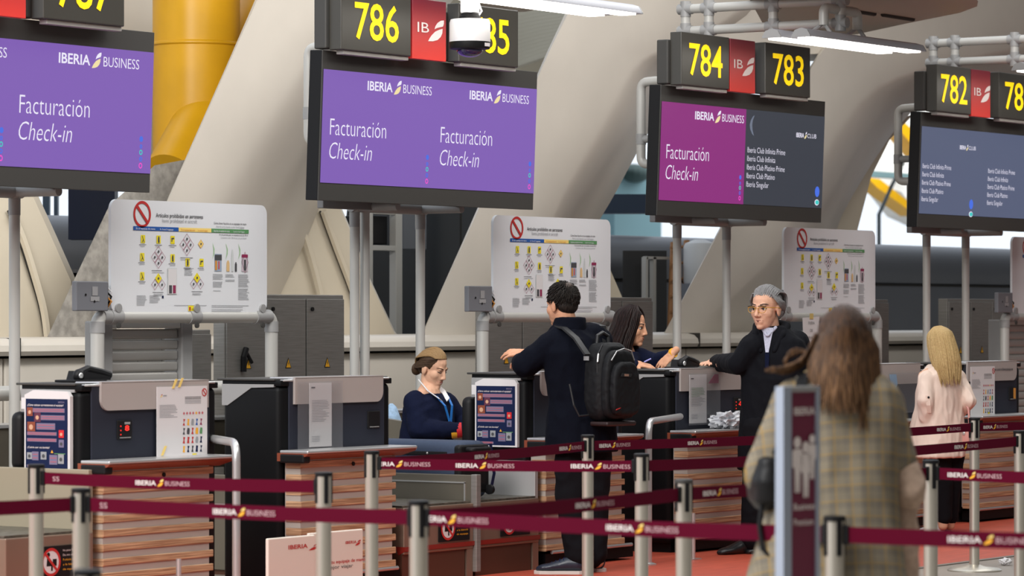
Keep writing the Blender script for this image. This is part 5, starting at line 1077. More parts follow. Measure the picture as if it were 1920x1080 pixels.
# long coat
mb = MB()
def C(px, py, a, b, dy=0.0): return (J(px, py, dy), R_, F, a, b)
trunk(mb, [C(1068, 606, 0.085, 0.08), C(1070, 618, 0.13, 0.10), C(1078, 636, 0.215, 0.13), C(1082, 660, 0.245, 0.15), C(1084, 710, 0.225, 0.155), C(1088, 750, 0.215, 0.15), C(1090, 800, 0.24, 0.17), C(1090, 846, 0.25, 0.18)], 32, 2.3)
mb.chain([J(1046, 640, -0.10), J(985, 684, -0.04), J(978, 680, 0.18)], [0.086, 0.076, 0.058]); mb.chain([J(1122, 640, 0.12), elR, J(1004, 666, 0.42)], [0.085, 0.072, 0.05])
mb.chain([J(1052, 632, -0.06), J(1112, 632, 0.08)], [0.085, 0.085])
fuse(mb, 'coat', M_coatnavy, t, 0.009, 5, 0.006, 13, (1, 1, 0.5))
mb = MB(); cf = Fr(J(1062, 612), F); trunk(mb, [(cf(0, -0.02, -0.04), R_, F, 0.115, 0.105), (cf(0, -0.025, 0.01), R_, F, 0.10, 0.098), (cf(0, -0.03, 0.055), R_, F, 0.092, 0.09)], 28, 2.1); fuse(mb, 'collar', M_coatnavy, t, 0.007, 4, 0.002)
mb = MB(); tf = UP
for hx, kx, ax, dd in ((1076, 1070, 1084, -0.05), (1116, 1112, 1114, 0.06)): mb.chain([J(hx, 800, dd), J(kx, 930, dd), J(ax, 1040, dd)], [0.115, 0.092, 0.078])
fuse(mb, 'trousers', M_trs, t, 0.009, 5, 0.006, 10)
for ax, dd, lab in ((1092, -0.08, 0), (1126, 0.10, 1)):
    hl = J(ax, 1060, dd); hl.z = 0.02; dv = F if lab == 0 else (F*0.6+FW*0.8)
    if lab == 0: dv = -RT*0.95+FW*0.1
    mb = MB(); shoe(mb, hl, dv); so = fuse(mb, 'shoe', mat('navy_shoe', (0.015, 0.022, 0.04), 0.35), t, 0.007, 3)
    mb = MB(); h2 = hl.copy(); h2.z = 0.001; sole(mb, h2, dv, mat('white_sole', srgb(200, 196, 190), 0.6)); mb.build('sole', None, so)
    mb = MB()
    for q in range(4): c_ = hl+dv.normalized()*(0.11+0.025*q); r_ = dv.normalized().cross(UP); mb.tube([c_-r_*0.03+UP*(0.066-0.008*q), c_+UP*(0.080-0.009*q), c_+r_*0.03+UP*(0.066-0.008*q)], 0.004, M_navyp, 6)
    mb.build('laces', None, so)
mb = MB(); wd = (wrR-elR).normalized(); mb.tube([wrR-wd*0.012, wrR+wd*0.010], 0.032, mat('brown_strap', srgb(120, 72, 44), 0.5), 16); mb.build('watch', None, t, True)
# backpack (worn: hangs from the shoulders, a thing of its own)
bc = J(1142, 716, -0.10); bf = Fr(bc, F); b = thing('backpack', 'black laptop backpack on the back of the man in the navy coat', 'backpack', bc)
M_bp = mat('black_nylon', (0.005, 0.0055, 0.007), 0.65, spec=0.25, noise=0.15, nscale=120); M_bp2 = mat('black_trim', (0.011, 0.012, 0.014), 0.5)
def slabr(mb, f, x, y0, y1, z0, z1, top=0.10, rr=0.05):
    rg = []
    for y, sc in ((y0, 0.93), (y0+(y1-y0)*0.15, 1.0), (y0+(y1-y0)*0.8, 1.0), (y1, 0.9)):
        o_ = []; cz = (z0+z1)/2; hz = (z1-z0)/2
        for i in range(36):
            a = 2*math.pi*i/36; p_ = 4.5; ex = math.copysign(abs(math.cos(a))**(2/p_), math.cos(a)); ez = math.copysign(abs(math.sin(a))**(2/p_), math.sin(a)); tp_ = 1-0.22*max(0, ez)**2
            o_.append(f(x*sc*ex*tp_, y, cz+hz*sc*ez))
        rg.append(o_)
    mb.rings(rg)
mb = MB(); slabr(mb, bf, 0.16, 0.085, -0.06, -0.24, 0.235); fuse(mb, 'main_compartment', M_bp, b, 0.007, 3, 0.002, 20)
mb = MB(); slabr(mb, bf, 0.15, -0.05, -0.105, -0.22, 0.19); fuse(mb, 'middle_compartment', M_bp, b, 0.007, 3, 0.002, 20)
mb = MB(); slabr(mb, bf, 0.125, -0.095, -0.145, -0.20, 0.12); fuse(mb, 'front_pocket', M_bp, b, 0.007, 3, 0.003, 20)
mb = MB(); mb.tube([bf(-0.055, 0.05, 0.225), bf(-0.05, 0.05, 0.275), bf(0, 0.05, 0.295), bf(0.05, 0.05, 0.275), bf(0.055, 0.05, 0.225)], 0.013, M_bp2, 10); mb.build('top_handle', None, b, True)
mb = MB()
mb.prism([bf(-0.075, -0.149, 0.035), bf(0.02, -0.149, 0.03), bf(0.03, -0.149, 0.05), bf(-0.065, -0.149, 0.055)], bf.F*(-0.004), M_bp2); mb.prism([bf(-0.045, -0.153, 0.036), bf(-0.005, -0.153, 0.035), bf(-0.005, -0.153, 0.048), bf(-0.045, -0.153, 0.05)], bf.F*(-0.002), mat('bronze_badge', srgb(190, 150, 130), 0.3, 0.6))
mb.prism([bf(-0.166, 0.06, 0.13), bf(-0.166, 0.02, 0.13), bf(-0.166, 0.02, 0.155), bf(-0.166, 0.06, 0.155)], bf.R*(-0.003), M_silver); mb.build('badge', None, b)
mb = MB(); mb.tube([bf(-0.11, -0.105, 0.13), bf(-0.07, -0.115, 0.185), bf(0, -0.115, 0.20), bf(0.07, -0.115, 0.185), bf(0.11, -0.105, 0.13)], 0.004, M_silver, 6); mb.tube([bf(-0.155, -0.03, -0.1), bf(-0.15, -0.03, 0.16), bf(-0.10, -0.03, 0.225)], 0.004, M_bp2, 6); mb.tube([bf(-0.145, -0.035, 0.17), bf(-0.16, -0.04, 0.12)], 0.006, M_silver, 6); mb.build('zip', None, b)
mb = MB(); mb.box(-0.14, 0.14, -0.10, 0.05, -0.262, -0.235, mat('maroon_base_panel', (0.02, 0.008, 0.008), 0.5), 0.01, 2, Matrix.Translation(bc) @ bf.M().to_4x4()); mb.prism([bf(-0.12, -0.147, -0.165), bf(-0.08, -0.147, -0.155), bf(-0.075, -0.147, -0.15), bf(-0.115, -0.147, -0.158)], bf.F*-0.003, M_red); mb.build('base_panel', None, b)
mb = MB(); mb.ribbon([J(1101, 665, -0.27), J(1080, 634, -0.23), J(1058, 615, -0.17), J(1044, 612, -0.08), J(1035, 640, 0.0)], R_*0.05, M_bp2, 0.012)
mb.ribbon([bf(0.08, 0.09, 0.18), J(1130, 612, 0.06), J(1110, 606, 0.12), J(1095, 618, 0.2)], R_*0.05, M_bp2, 0.012); mb.build('shoulder_strap', None, b, True)
mb = MB(); mb.tube([J(1068, 720, -0.27), J(1076, 760, -0.28), J(1086, 780, -0.27), J(1103, 778, -0.22)], 0.006, M_bp2, 8); mb.build('lower_strap', None, b)

# ------------------------------------------------------------------ seated staff woman
Y0 = 22.2; al = math.radians(35); F = RT*math.cos(al)-FW*math.sin(al); L_ = UP.cross(F); R_ = -L_
base = J(805, 830); t = person('seated smiling staff woman with tied blonde brown hair, navy cardigan and blue lanyard', Vector((base.x, base.y, 0)))
h = Fr(J(812, 691), pitch(F, -20), UP, 1.0); mb = MB(); head(mb, h, True); nb = J(804, 738, 0.0); neck(mb, h, nb, 0.046)
tF = Fr(J(805, 760), F); hip = J(795, 860, 0.05)
sN = J(776, 752, -0.10); sFar = J(838, 752, 0.12); elN = J(790, 812, -0.16); wrN = J(868, 806, -0.16); elF = J(866, 792, 0.12); wrF = J(882, 800, 0.02)
mb.chain([nb, J(802, 790), hip], [0.075, 0.10, 0.11]); mb.chain([nb, sN, elN, wrN], [0.05, 0.045, 0.036, 0.025]); mb.chain([nb, sFar, elF, wrF], [0.05, 0.045, 0.036, 0.025])
for q in (-0.09, 0.09): k_ = hip+F*0.40+R_*q; k_.z = 0.55; a_ = k_+F*0.02; a_.z = 0.1; mb.chain([hip+R_*q, k_, a_], [0.08, 0.06, 0.045])
hand(mb, wrN, RT*0.96+UP*0.0-FW*0.1, UP*0.9-FW*0.3, 1, 0.45, 0.92); hand(mb, wrF, RT*0.7+UP*0.3-FW*0.15, UP*0.6-FW*0.6, -1, 0.4, 0.92)
fuse(mb, 'body', M_skinA, t, 0.0046, 3); face_parts(h, t, mat('brown_brow', srgb(92, 66, 46), 0.8), M_lipA, True, None, True)
hm = hairmat('blonde_brown_hair', srgb(120, 94, 62), srgb(150, 121, 82), (30, 30, 10)); hd = hairmat('dark_blonde_hair', srgb(56, 42, 32), srgb(80, 60, 42), (30, 30, 10))
mb = MB(); mb.ell(h(0, -0.021, 0.044), [q*h.k for q in (0.079, 0.092, 0.083)], None, h.M()); mb.ell(h(0, -0.066, -0.005), [q*h.k for q in (0.060, 0.045, 0.055)], None, h.M()); fuse(mb, 'hair', hd, t, 0.005, 3)
mb = MB(); mb.ell(h(0, -0.118, -0.045), [q*h.k for q in (0.038, 0.032, 0.042)], None, h.M()); fuse(mb, 'hair_bun', hd, t, 0.005, 2, 0.0015, 60)
rn = random.Random(4); ps = []
for i in range(110):
    f = i/109; x = -0.078+0.156*f; e = abs(x)/0.078; ps.append([h(x*0.66+0.010, 0.064-0.022*e*e, 0.082+0.006*(1-e)), h(x*0.88, 0.036-0.02*e*e, 0.116-0.032*e*e), h(x*1.02, -0.02, 0.132-0.055*e*e), h(x*1.0, -0.085, 0.094-0.05*e*e), h(x*0.6, -0.116, 0.02), h(x*0.3, -0.122, -0.03)])
locks('combed_hair', t, hm, ps, rn, 0.003, 0.0042)
ps = []
for s in (-1, 1):
    for i in range(40): f = i/39; ps.append([h(s*(0.056-0.004*f), 0.038-0.016*f, 0.078-0.065*f), h(s*(0.079-0.006*f), 0.008-0.016*f, 0.066-0.055*f), h(s*0.080, -0.035, 0.048-0.05*f), h(s*0.066, -0.085, 0.015-0.04*f), h(s*0.03, -0.12, -0.02-0.02*f)])
locks('side_hair', t, hd, ps, rn, 0.003, 0.004)
mb = MB(); C = lambda px, py, a, b, dy=0.0: (J(px, py, dy), R_, F, a, b)
trunk(mb, [C(803, 738, 0.09, 0.075), C(804, 748, 0.165, 0.10), C(804, 765, 0.195, 0.125), C(803, 790, 0.185, 0.14), C(800, 815, 0.18, 0.15), C(797, 850, 0.19, 0.16)], 30, 2.3)
mb.chain([J(779, 755, -0.10), J(786, 806, -0.18), J(858, 806, -0.16)], [0.075, 0.068, 0.045]); mb.chain([J(835, 755, 0.12), J(862, 790, 0.14), J(880, 799, 0.04)], [0.072, 0.06, 0.042])
fuse(mb, 'cardigan', M_navy2, t, 0.008, 4, 0.005, 11)
mb = MB(); d_ = (wrN-elN).normalized()
for f, m in ((-0.055, M_gold), (-0.02, mat('red_cuff', srgb(190, 26, 36), 0.7)), (0.012, M_navy2)): mb.tube([wrN+d_*(f-0.018), wrN+d_*(f+0.018)], [0.05, 0.047], m, 16)
mb.build('striped_cuff', None, t, True)
mb = MB(); f2 = lambda x, y, z: tF.o+R_*x+F*y+UP*z
mb.ribbon([h(0.05, -0.035, -0.095), f2(0.075, 0.055, 0.085), f2(0.045, 0.125, 0.035)], (R_*0.035+UP*0.02), M_paper, 0.006); mb.ribbon([h(-0.05, -0.035, -0.095), f2(-0.07, 0.06, 0.085), f2(-0.03, 0.125, 0.035)], (R_*0.03-UP*0.02), M_paper, 0.006); mb.build('white_collar', None, t)
mb = MB(); M_lan = mat('blue_lanyard', srgb(30, 110, 190), 0.5)
mb.ribbon([f2(0.06, 0.10, 0.06), f2(0.03, 0.145, 0.0), f2(0.0, 0.155, -0.09), f2(-0.01, 0.16, -0.16)], R_*0.018, M_lan, 0.004); mb.ribbon([f2(-0.06, 0.10, 0.06), f2(-0.045, 0.145, 0.0), f2(-0.02, 0.155, -0.09), f2(-0.012, 0.16, -0.16)], R_*0.018, M_lan, 0.004); mb.build('lanyard', None, t)
mb = MB(); mb.box(0, 0.20, 0, 0.34, 0, 0.02, M_black, 0.005, 2, Matrix.Translation(J(872, 812, -0.2)) @ Matrix.Rotation(0.4, 4, 'Z')); tag(mb.build('keyboard'), 'black keyboard under the hands of the seated staff woman', 'keyboard')
mb = MB(); q = J(806, 815, 0.1); mb.box(q.x-0.24, q.x+0.24, q.y-0.24, q.y+0.24, 0.42, 0.50, M_black, 0.03, 3); mb.tube([(q.x, q.y, 0.05), (q.x, q.y, 0.44)], 0.035, M_black)
for i in range(5): a = i*1.257+0.3; mb.tube([(q.x, q.y, 0.07), (q.x+0.28*math.cos(a), q.y+0.28*math.sin(a), 0.03)], 0.022, M_black)
tag(mb.build('swivel_chair'), 'black swivel stool under the seated staff woman', 'chair')

# ------------------------------------------------------------------ dark haired staff woman leaning on a desk
Y0 = 23.75; al = math.radians(20); F = RT*math.cos(al)-FW*math.sin(al); L_ = UP.cross(F); R_ = -L_
base = J(1165, 760); t = person('staff woman with long dark hair leaning her forearms on a desk, facing right', Vector((base.x, base.y, 0)))
h = Fr(J(1183, 613), pitch(F, -8), UP, 1.08); mb = MB(); head(mb, h, True); nb = J(1170, 662, 0.03); neck(mb, h, nb, 0.048)
sN = J(1150, 690, -0.12); sFar = J(1196, 672, 0.12); elN = J(1166, 705, -0.28); wrN = J(1191, 682, -0.26); elF = J(1232, 684, 0.10); wrF = J(1262, 662, -0.02)
mb.chain([nb, J(1158, 720, 0.05), J(1150, 800, 0.1)], [0.075, 0.10, 0.12]); mb.chain([nb, sN, elN, wrN], [0.05, 0.045, 0.036, 0.026]); mb.chain([nb, sFar, elF, wrF], [0.05, 0.045, 0.036, 0.026])
for q in (-0.09, 0.09): hp = J(1150, 800, 0.1)+R_*q; k_ = hp.copy(); k_.z = 0.48; a_ = hp.copy(); a_.z = 0.06; mb.chain([hp, k_, a_], [0.09, 0.06, 0.045])
hand(mb, wrN, RT*0.95-UP*0.18-FW*0.1, UP*0.9-FW*0.25, 1, 0.35, 1.02, 0.10); hand(mb, wrF, -RT*0.62-UP*0.62-FW*0.2, UP*0.55-FW*0.6-RT*0.3, 1, 0.30, 1.0, 0.04)
fuse(mb, 'body', M_skinB, t, 0.0046, 3); face_parts(h, t, mat('dark_brow', (0, 0, 0)), M_lipA)
hm = hairmat('dark_brown_hair', (0.004, 0.002, 0.002), (0.016, 0.006, 0.005), (8, 8, 1.5))
mb = MB(); mb.ell(h(0, -0.022, 0.046), [q*h.k for q in (0.082, 0.098, 0.086)], None, h.M()); mb.ell(h(0, -0.075, -0.03), [q*h.k for q in (0.078, 0.052, 0.09)], None, h.M()); fuse(mb, 'hair', hm, t, 0.006, 3)
rn = random.Random(8); ps = []
for i in range(230):
    a = math.radians(36+288*(i*0.618 % 1)); x = math.sin(a); y = math.cos(a)     # around the head, gap at the face (y forward)
    dn = -0.26-0.05*rn.random(); fl = 1.0 if y < 0 else 0.9
    ps.append([h(x*0.02, y*0.03+0.0, 0.132), h(x*0.072, y*0.085-0.01, 0.085), h(x*0.090, y*0.095-0.02, 0.0), h(x*0.112, y*0.10-0.04, -0.11), h(x*0.13*fl, y*0.11-0.035, -0.19), h(x*0.12, y*0.12-0.02, dn)])
locks('long_hair', t, hm, ps, rn, 0.012, 0.0065)
mb = MB(); C = lambda px, py, a, b, dy=0.0: (J(px, py, dy), R_, F, a, b)
trunk(mb, [C(1172, 660, 0.10, 0.08), C(1168, 672, 0.18, 0.11), C(1164, 692, 0.21, 0.13), C(1158, 730, 0.20, 0.14, 0.05), C(1150, 790, 0.20, 0.15, 0.1), C(1150, 830, 0.21, 0.16, 0.1)], 30, 2.3)
mb.chain([J(1150, 690, -0.12), J(1164, 705, -0.28), J(1186, 684, -0.27)], [0.075, 0.062, 0.042]); mb.chain([J(1196, 672, 0.10), J(1228, 680, 0.11), J(1252, 668, 0.02)], [0.075, 0.060, 0.042])
fuse(mb, 'jumper', M_navy2, t, 0.008, 4, 0.005, 11)
mb = MB()
for q in (-0.09, 0.09): hp = J(1150, 800, 0.1)+R_*q; a_ = hp.copy(); a_.z = 0.08; mb.chain([hp, a_], [0.11, 0.075])
fuse(mb, 'trousers', M_trs, t, 0.012, 4)
mb = MB(); d_ = (wrF-elF).normalized(); mb.tube([wrF-d_*0.008, wrF+d_*0.008], 0.034, M_gold, 16); mb.build('bracelet', None, t, True)
mb = MB(); d_ = Vector(wrN)+RT*0.06+UP*0.012-FW*0.02; mb.tube([d_, d_+RT*0.045+UP*0.022], 0.005, mat('lilac_pen', srgb(150, 150, 215), 0.4), 8); tag(mb.build('pen'), 'lilac pen held in the hand of the dark haired staff woman', 'pen')

# ------------------------------------------------------------------ grey haired man
Y0 = 22.9; al = math.radians(34); F = -FW*math.cos(al)-RT*math.sin(al); L_ = UP.cross(F); R_ = -L_
bF = (-FW*math.cos(0.25)-RT*math.sin(0.25)); bR = -(UP.cross(bF))
base = J(1445, 1036); t = person('grey haired man with glasses in a black coat resting his hand on a desk', Vector((base.x, base.y, 0)))
h = Fr(J(1436, 579), pitch(F, -3), UP, 1.16); mb = MB(); head(mb, h); nb = J(1446, 632, 0.06); neck(mb, h, nb, 0.058)
sA = J(1408, 648, 0.02); sB = J(1492, 642, 0.10); elA = J(1384, 683, 0.0); wrA = onD(1334, 681, 12.2); elB = J(1512, 720, 0.14); wrB = J(1508, 790, 0.02)
mb.chain([nb, J(1450, 740, 0.06), J(1450, 800, 0.06)], [0.08, 0.13, 0.13]); mb.chain([nb, sA, elA, wrA], [0.06, 0.055, 0.042, 0.03]); mb.chain([nb, sB, elB, wrB], [0.06, 0.055, 0.042, 0.03])
for hx, ax, dd in ((1425, 1410, 0.02), (1475, 1462, 0.10)): mb.chain([J(hx, 800, dd), J((hx+ax)/2, 915, dd), J(ax, 1015, dd)], [0.09, 0.06, 0.045])
hand(mb, wrA, onD(1300, 684, 12.12)-wrA, UP*1.0-FW*0.15, -1, 0.14, 1.08, 0.06); hand(mb, wrB, -UP+RT*0.05, RT*1.0, 1, 0.4, 1.0)
fuse(mb, 'body', M_skinC, t, 0.0048, 5); face_parts(h, t, mat('dark_grey_brow', (0.03, 0.025, 0.022), 0.8), M_lipB)
hm = hairmat('grey_hair', srgb(92, 91, 92), srgb(150, 149, 150), (40, 40, 12))
mb = MB(); mb.ell(h(0, -0.030, 0.042), [q*h.k for q in (0.078, 0.086, 0.080)], None, h.M()); mb.ell(h(0, -0.062, -0.012), [q*h.k for q in (0.075, 0.058, 0.066)], None, h.M()); fuse(mb, 'hair', hm, t, 0.005, 3)
rn = random.Random(11); ps = []
for i in range(170):
    x = -0.074+0.148*((i*0.618) % 1); e = abs(x)/0.074; j = rn.uniform(-0.006, 0.004); ps.append([h(x*0.92, 0.066-0.05*e*e+j, 0.082-0.022*e), h(x*1.03, 0.030-0.035*e*e+j, 0.122-0.036*e*e), h(x*1.06, -0.03, 0.132-0.04*e*e), h(x*1.04, -0.095, 0.085-0.01*e), h(x*0.9, -0.122, 0.0)])
for s in (-1, 1):
    for i in range(80):
        f = rn.random(); ps.append([h(s*0.060, 0.040-0.05*f, 0.088), h(s*0.081, 0.030-0.06*f, 0.052), h(s*0.088, 0.010-0.07*f, 0.030), h(s*(0.087-0.018*f), -0.008-0.080*f, 0.012-0.03*f), h(s*(0.082-0.045*f), -0.020-0.088*f, 0.0-0.05*f)])
locks('swept_hair', t, hm, ps, rn, 0.005, 0.0036)
mb = MB(); M_gl = mat('amber_frame', srgb(190, 140, 40), 0.3); M_br = mat('dark_frame', (0.02, 0.014, 0.01), 0.3); zt = Vector(h.U)
for s in (-1, 1):
    n_ = 22; pts = [h(s*0.033+0.024*math.cos(q), 0.106-abs(0.024*math.cos(q)*s+0.033)*0.12, 0.0+0.018*math.sin(q)) for q in [2*math.pi*i/n_ for i in range(n_+1)]]
    mb.tube(pts, 0.0016*h.k, M_gl, 6, False); mb.tube([h(s*0.010, 0.105, 0.019), h(s*0.033, 0.104, 0.022), h(s*0.058, 0.099, 0.018)], 0.0024*h.k, M_br, 8); mb.tube([h(s*0.058, 0.099, 0.012), h(s*0.084, 0.04, 0.008), h(s*0.086, -0.01, 0.004)], 0.0022*h.k, M_gl, 6)
mb.tube([h(-0.010, 0.106, 0.008), h(0, 0.110, 0.011), h(0.010, 0.106, 0.008)], 0.002*h.k, M_gl, 6); mb.build('glasses', None, t, True)
mb = MB(); C = lambda px, py, a, b, dy=0.0: (J(px, py, dy), bR, bF, a, b)
trunk(mb, [C(1447, 612, 0.10, 0.095, 0.06), C(1448, 626, 0.15, 0.11, 0.06), C(1450, 640, 0.205, 0.13, 0.06), C(1452, 665, 0.225, 0.15, 0.06), C(1450, 720, 0.205, 0.155, 0.06), C(1448, 770, 0.205, 0.155, 0.06), C(1446, 830, 0.215, 0.165, 0.06), C(1446, 880, 0.22, 0.17, 0.06)], 30, 2.3)
mb.chain([J(1412, 650, 0.0), J(1386, 682, 0.02), onD(1344, 680, 12.15)], [0.085, 0.072, 0.052]); mb.chain([J(1492, 645, 0.10), J(1512, 720, 0.14), J(1510, 780, 0.02)], [0.09, 0.072, 0.058])
fuse(mb, 'coat', M_coatblk, t, 0.009, 5, 0.006, 14, (1, 1, 0.5))
mb = MB(); cf = Fr(J(1446, 620, 0.06), bF)
for s in (-1, 1): mb.chain([cf(s*0.02, -0.105, 0.045), cf(s*0.095, -0.02, 0.03), cf(s*0.085, 0.085, -0.03), cf(s*0.045, 0.135, -0.13)], [0.03, 0.032, 0.03, 0.018])
fuse(mb, 'collar', M_coatblk, t, 0.007, 4)
mb = MB(); mb.prism([cf(-0.036, 0.118, 0.02), cf(0.036, 0.118, 0.02), cf(0.010, 0.155, -0.14), cf(-0.010, 0.155, -0.14)], bF*(-0.05), mat('checked_shirt', srgb(176, 178, 196), 0.7, noise=0.15, nscale=160)); mb.chain([cf(-0.045, 0.09, 0.02), cf(-0.005, 0.14, -0.03)], [0.012, 0.009], MATS['checked_shirt']); mb.chain([cf(0.045, 0.09, 0.02), cf(0.005, 0.14, -0.03)], [0.012, 0.009], MATS['checked_shirt']); mb.build('shirt', None, t, True)
mb = MB(); mb.prism([cf(-0.016, 0.142, -0.09), cf(0.016, 0.142, -0.09), cf(0.012, 0.162, -0.24), cf(-0.012, 0.162, -0.24)], bF*(-0.02), M_navy2); mb.build('jumper', None, t)
mb = MB()
for hx, ax, dd in ((1425, 1410, 0.02), (1475, 1462, 0.10)): mb.chain([J(hx, 800, dd), J((hx+ax)/2, 915, dd), J(ax, 1012, dd)], [0.115, 0.09, 0.075])
fuse(mb, 'trousers', M_trs, t, 0.01, 4, 0.005, 10)
for ax, dd in ((1410, 0.06), (1462, 0.14)):
    hl = J(ax, 1030, dd); hl.z = 0.002; mb = MB(); shoe(mb, hl, -RT*0.8-FW*0.55, 0.28, 0.05, 0.10); fuse(mb, 'shoe', mat('black_shoe', (0.01, 0.01, 0.011), 0.35), t, 0.008, 3)
mb = MB()
q = onD(1326, 686, 12.13); mb.box(-0.07, 0.05, -0.03, 0.03, 0, 0.006, M_bezel, 0.002, 1, Matrix.Translation(Vector((q.x, q.y, 1.209)))); tag(mb.build('passport'), 'dark document under the hand of the grey haired man', 'document')

# ------------------------------------------------------------------ woman in the pink jacket
Y0 = 25.15; al = math.radians(52); F = -RT*math.cos(al)+FW*math.sin(al); L_ = UP.cross(F); R_ = -L_
base = J(1770, 990); t = person('blonde woman in a pale pink jacket and black trousers, seen from behind', Vector((base.x, base.y, 0)))
h = Fr(J(1762, 648), pitch(F, -10), UP, 1.0); mb = MB(); head(mb, h, True); nb = J(1762, 692); neck(mb, h, nb, 0.048)
sL = J(1733, 706, -0.06); sR = J(1797, 706, 0.10); elL = J(1728, 752, -0.06); wrL = J(1731, 792, 0.02); elR = J(1822, 752, 0.02); wrR = J(1792, 770, 0.14)
mb.chain([nb, J(1760, 760), J(1762, 820)], [0.07, 0.10, 0.12]); mb.chain([nb, sL, elL, wrL], [0.05, 0.045, 0.036, 0.026]); mb.chain([nb, sR, elR, wrR], [0.05, 0.045, 0.036, 0.026])
for hx, kx, ax, dd in ((1750, 1764, 1768, -0.04), (1784, 1782, 1781, 0.06)): mb.chain([J(hx, 830, dd), J(kx, 905, dd), J(ax, 985, dd)], [0.085, 0.055, 0.036])
hand(mb, wrL, -UP*0.9-RT*0.1, -RT*0.6-FW*0.5, -1, 0.4, 0.9); hand(mb, wrR, -RT*0.6+FW*0.6, UP*0.8, -1, 0.4, 0.9)
fuse(mb, 'body', M_skinA, t, 0.0048, 3); face_parts(h, t, mat('brown_brow', (0, 0, 0)), M_lipA)
hm = hairmat('blonde_hair', srgb(150, 120, 76), srgb(200, 174, 124), (34, 34, 4))
mb = MB(); mb.ell(h(0, -0.022, 0.046), [q*h.k for q in (0.084, 0.098, 0.088)], None, h.M()); mb.ell(h(0, -0.066, -0.04), [q*h.k for q in (0.076, 0.045, 0.10)], None, h.M()); fuse(mb, 'hair', hm, t, 0.006, 3)
rn = random.Random(21); ps = []
for i in range(260):
    a = math.radians(50+260*(i*0.618 % 1)); x = math.sin(a); y = math.cos(a); dn = -0.24-0.07*rn.random()
    ps.append([h(x*0.02, y*0.03, 0.134), h(x*0.074, y*0.088-0.01, 0.085), h(x*0.094, y*0.098-0.02, 0.0), h(x*0.105, y*0.09-0.04, -0.11), h(x*0.105, y*0.07-0.055, -0.18), h(x*0.08-0.01, y*0.06-0.06, dn)])
locks('long_hair', t, hm, ps, rn, 0.007, 0.0055)
M_pinkj = mat('pale_pink_jacket', srgb(222, 200, 186), 0.7, noise=0.04, nscale=10)
mb = MB(); C = lambda px, py, a, b, dy=0.0: (J(px, py, dy), R_, F, a, b)
trunk(mb, [C(1762, 684, 0.075, 0.07), C(1763, 694, 0.13, 0.09), C(1764, 706, 0.18, 0.105), C(1763, 730, 0.19, 0.125), C(1760, 770, 0.185, 0.145), C(1756, 805, 0.20, 0.175), C(1752, 836, 0.215, 0.20), C(1748, 856, 0.22, 0.22)], 30, 2.3)
mb.chain([J(1738, 712, -0.10), J(1735, 752, -0.17), J(1738, 784, -0.13)], [0.062, 0.056, 0.054]); mb.chain([J(1795, 710, 0.10), J(1818, 752, -0.02), J(1800, 772, 0.10)], [0.062, 0.047, 0.042])
fuse(mb, 'jacket', M_pinkj, t, 0.007, 4, 0.0075, 13, (1.2, 1.2, 0.4))
mb = MB(); mb.ribbon([J(1739, 742, -0.222), J(1741, 760, -0.226), J(1742, 774, -0.205)], RT*0.03, M_pinkj, 0.006); mb.ell(J(1741, 745, -0.228), (0.008, 0.008, 0.008), M_black); mb.build('sleeve_tab', None, t)
mb = MB()
for hx, kx, ax, dd in ((1752, 1766, 1770, -0.04), (1784, 1782, 1781, 0.06)): mb.chain([J(hx, 830, dd), J(kx, 905, dd), J(ax, 970, dd)], [0.11, 0.078, 0.055])
fuse(mb, 'trousers', M_trs, t, 0.009, 4, 0.004, 10)
for ax, dd in ((1768, -0.02), (1781, 0.08)):
    hl = J(ax, 988, dd); hl.z = 0.002; mb = MB(); shoe(mb, hl, F, 0.23, 0.042, 0.07); fuse(mb, 'shoe', M_paper, t, 0.007, 3)
mb = MB(); mb.ell(J(1732, 797, -0.06), (0.035, 0.04, 0.055)); mb.ell(J(1734, 810, -0.05), (0.025, 0.03, 0.03)); fuse(mb, 'glove', M_black, t, 0.006, 3)
b = thing('handbag', 'small pink handbag beside the hip of the woman in the pink jacket', 'handbag', J(1806, 808, -0.02)); q = J(1806, 812, -0.02)
mb = MB(); mb.box(q.x-0.05, q.x+0.05, q.y-0.07, q.y+0.07, q.z-0.08, q.z+0.07, mat('pink_leather', srgb(206, 150, 142), 0.4), 0.02, 3); mb.build('bag_body', None, b, True)
mb = MB(); mb.bend([q+Vector((0, -0.05, 0.06)), q+Vector((0, -0.04, 0.2)), q+Vector((0, 0.04, 0.2)), q+Vector((0, 0.05, 0.06))], 0.008, 0.04, MATS['pink_leather'], 8); mb.build('bag_handle', None, b, True)
mb = MB(); mb.ell(q+Vector((-0.052, -0.03, 0.0)), (0.006, 0.012, 0.016), M_silver); mb.build('bag_charm', None, b)

# ------------------------------------------------------------------ woman in the checked coat, foreground
Y0 = 11.1; F = FW*0.985+RT*0.17; F.normalize(); L_ = UP.cross(F); R_ = -L_
base = J(1560, 1450); t = person('woman with long brown hair in a checked coat, seen from behind in the foreground', Vector((base.x, base.y, 0)))
h = Fr(J(1583, 650), pitch(F, -3), UP, 1.02); mb = MB(); head(mb, h, True); nb = J(1580, 735); neck(mb, h, nb, 0.05)
sL = J(1478, 752, 0.0); sR = J(1662, 765, 0.02); elL = J(1430, 890, 0.0); wrL = J(1470, 960, 0.22); elR = J(1694, 915, 0.0); wrR = J(1655, 985, 0.24)
mb.chain([nb, J(1572, 860), J(1565, 1000)], [0.07, 0.10, 0.12]); mb.chain([nb, sL, elL, wrL], [0.05, 0.045, 0.036, 0.026]); mb.chain([nb, sR, elR, wrR], [0.05, 0.045, 0.036, 0.026])
for hx in (1515, 1605): mb.chain([J(hx, 1010), J(hx, 1240), J(hx, 1440)], [0.085, 0.058, 0.042])
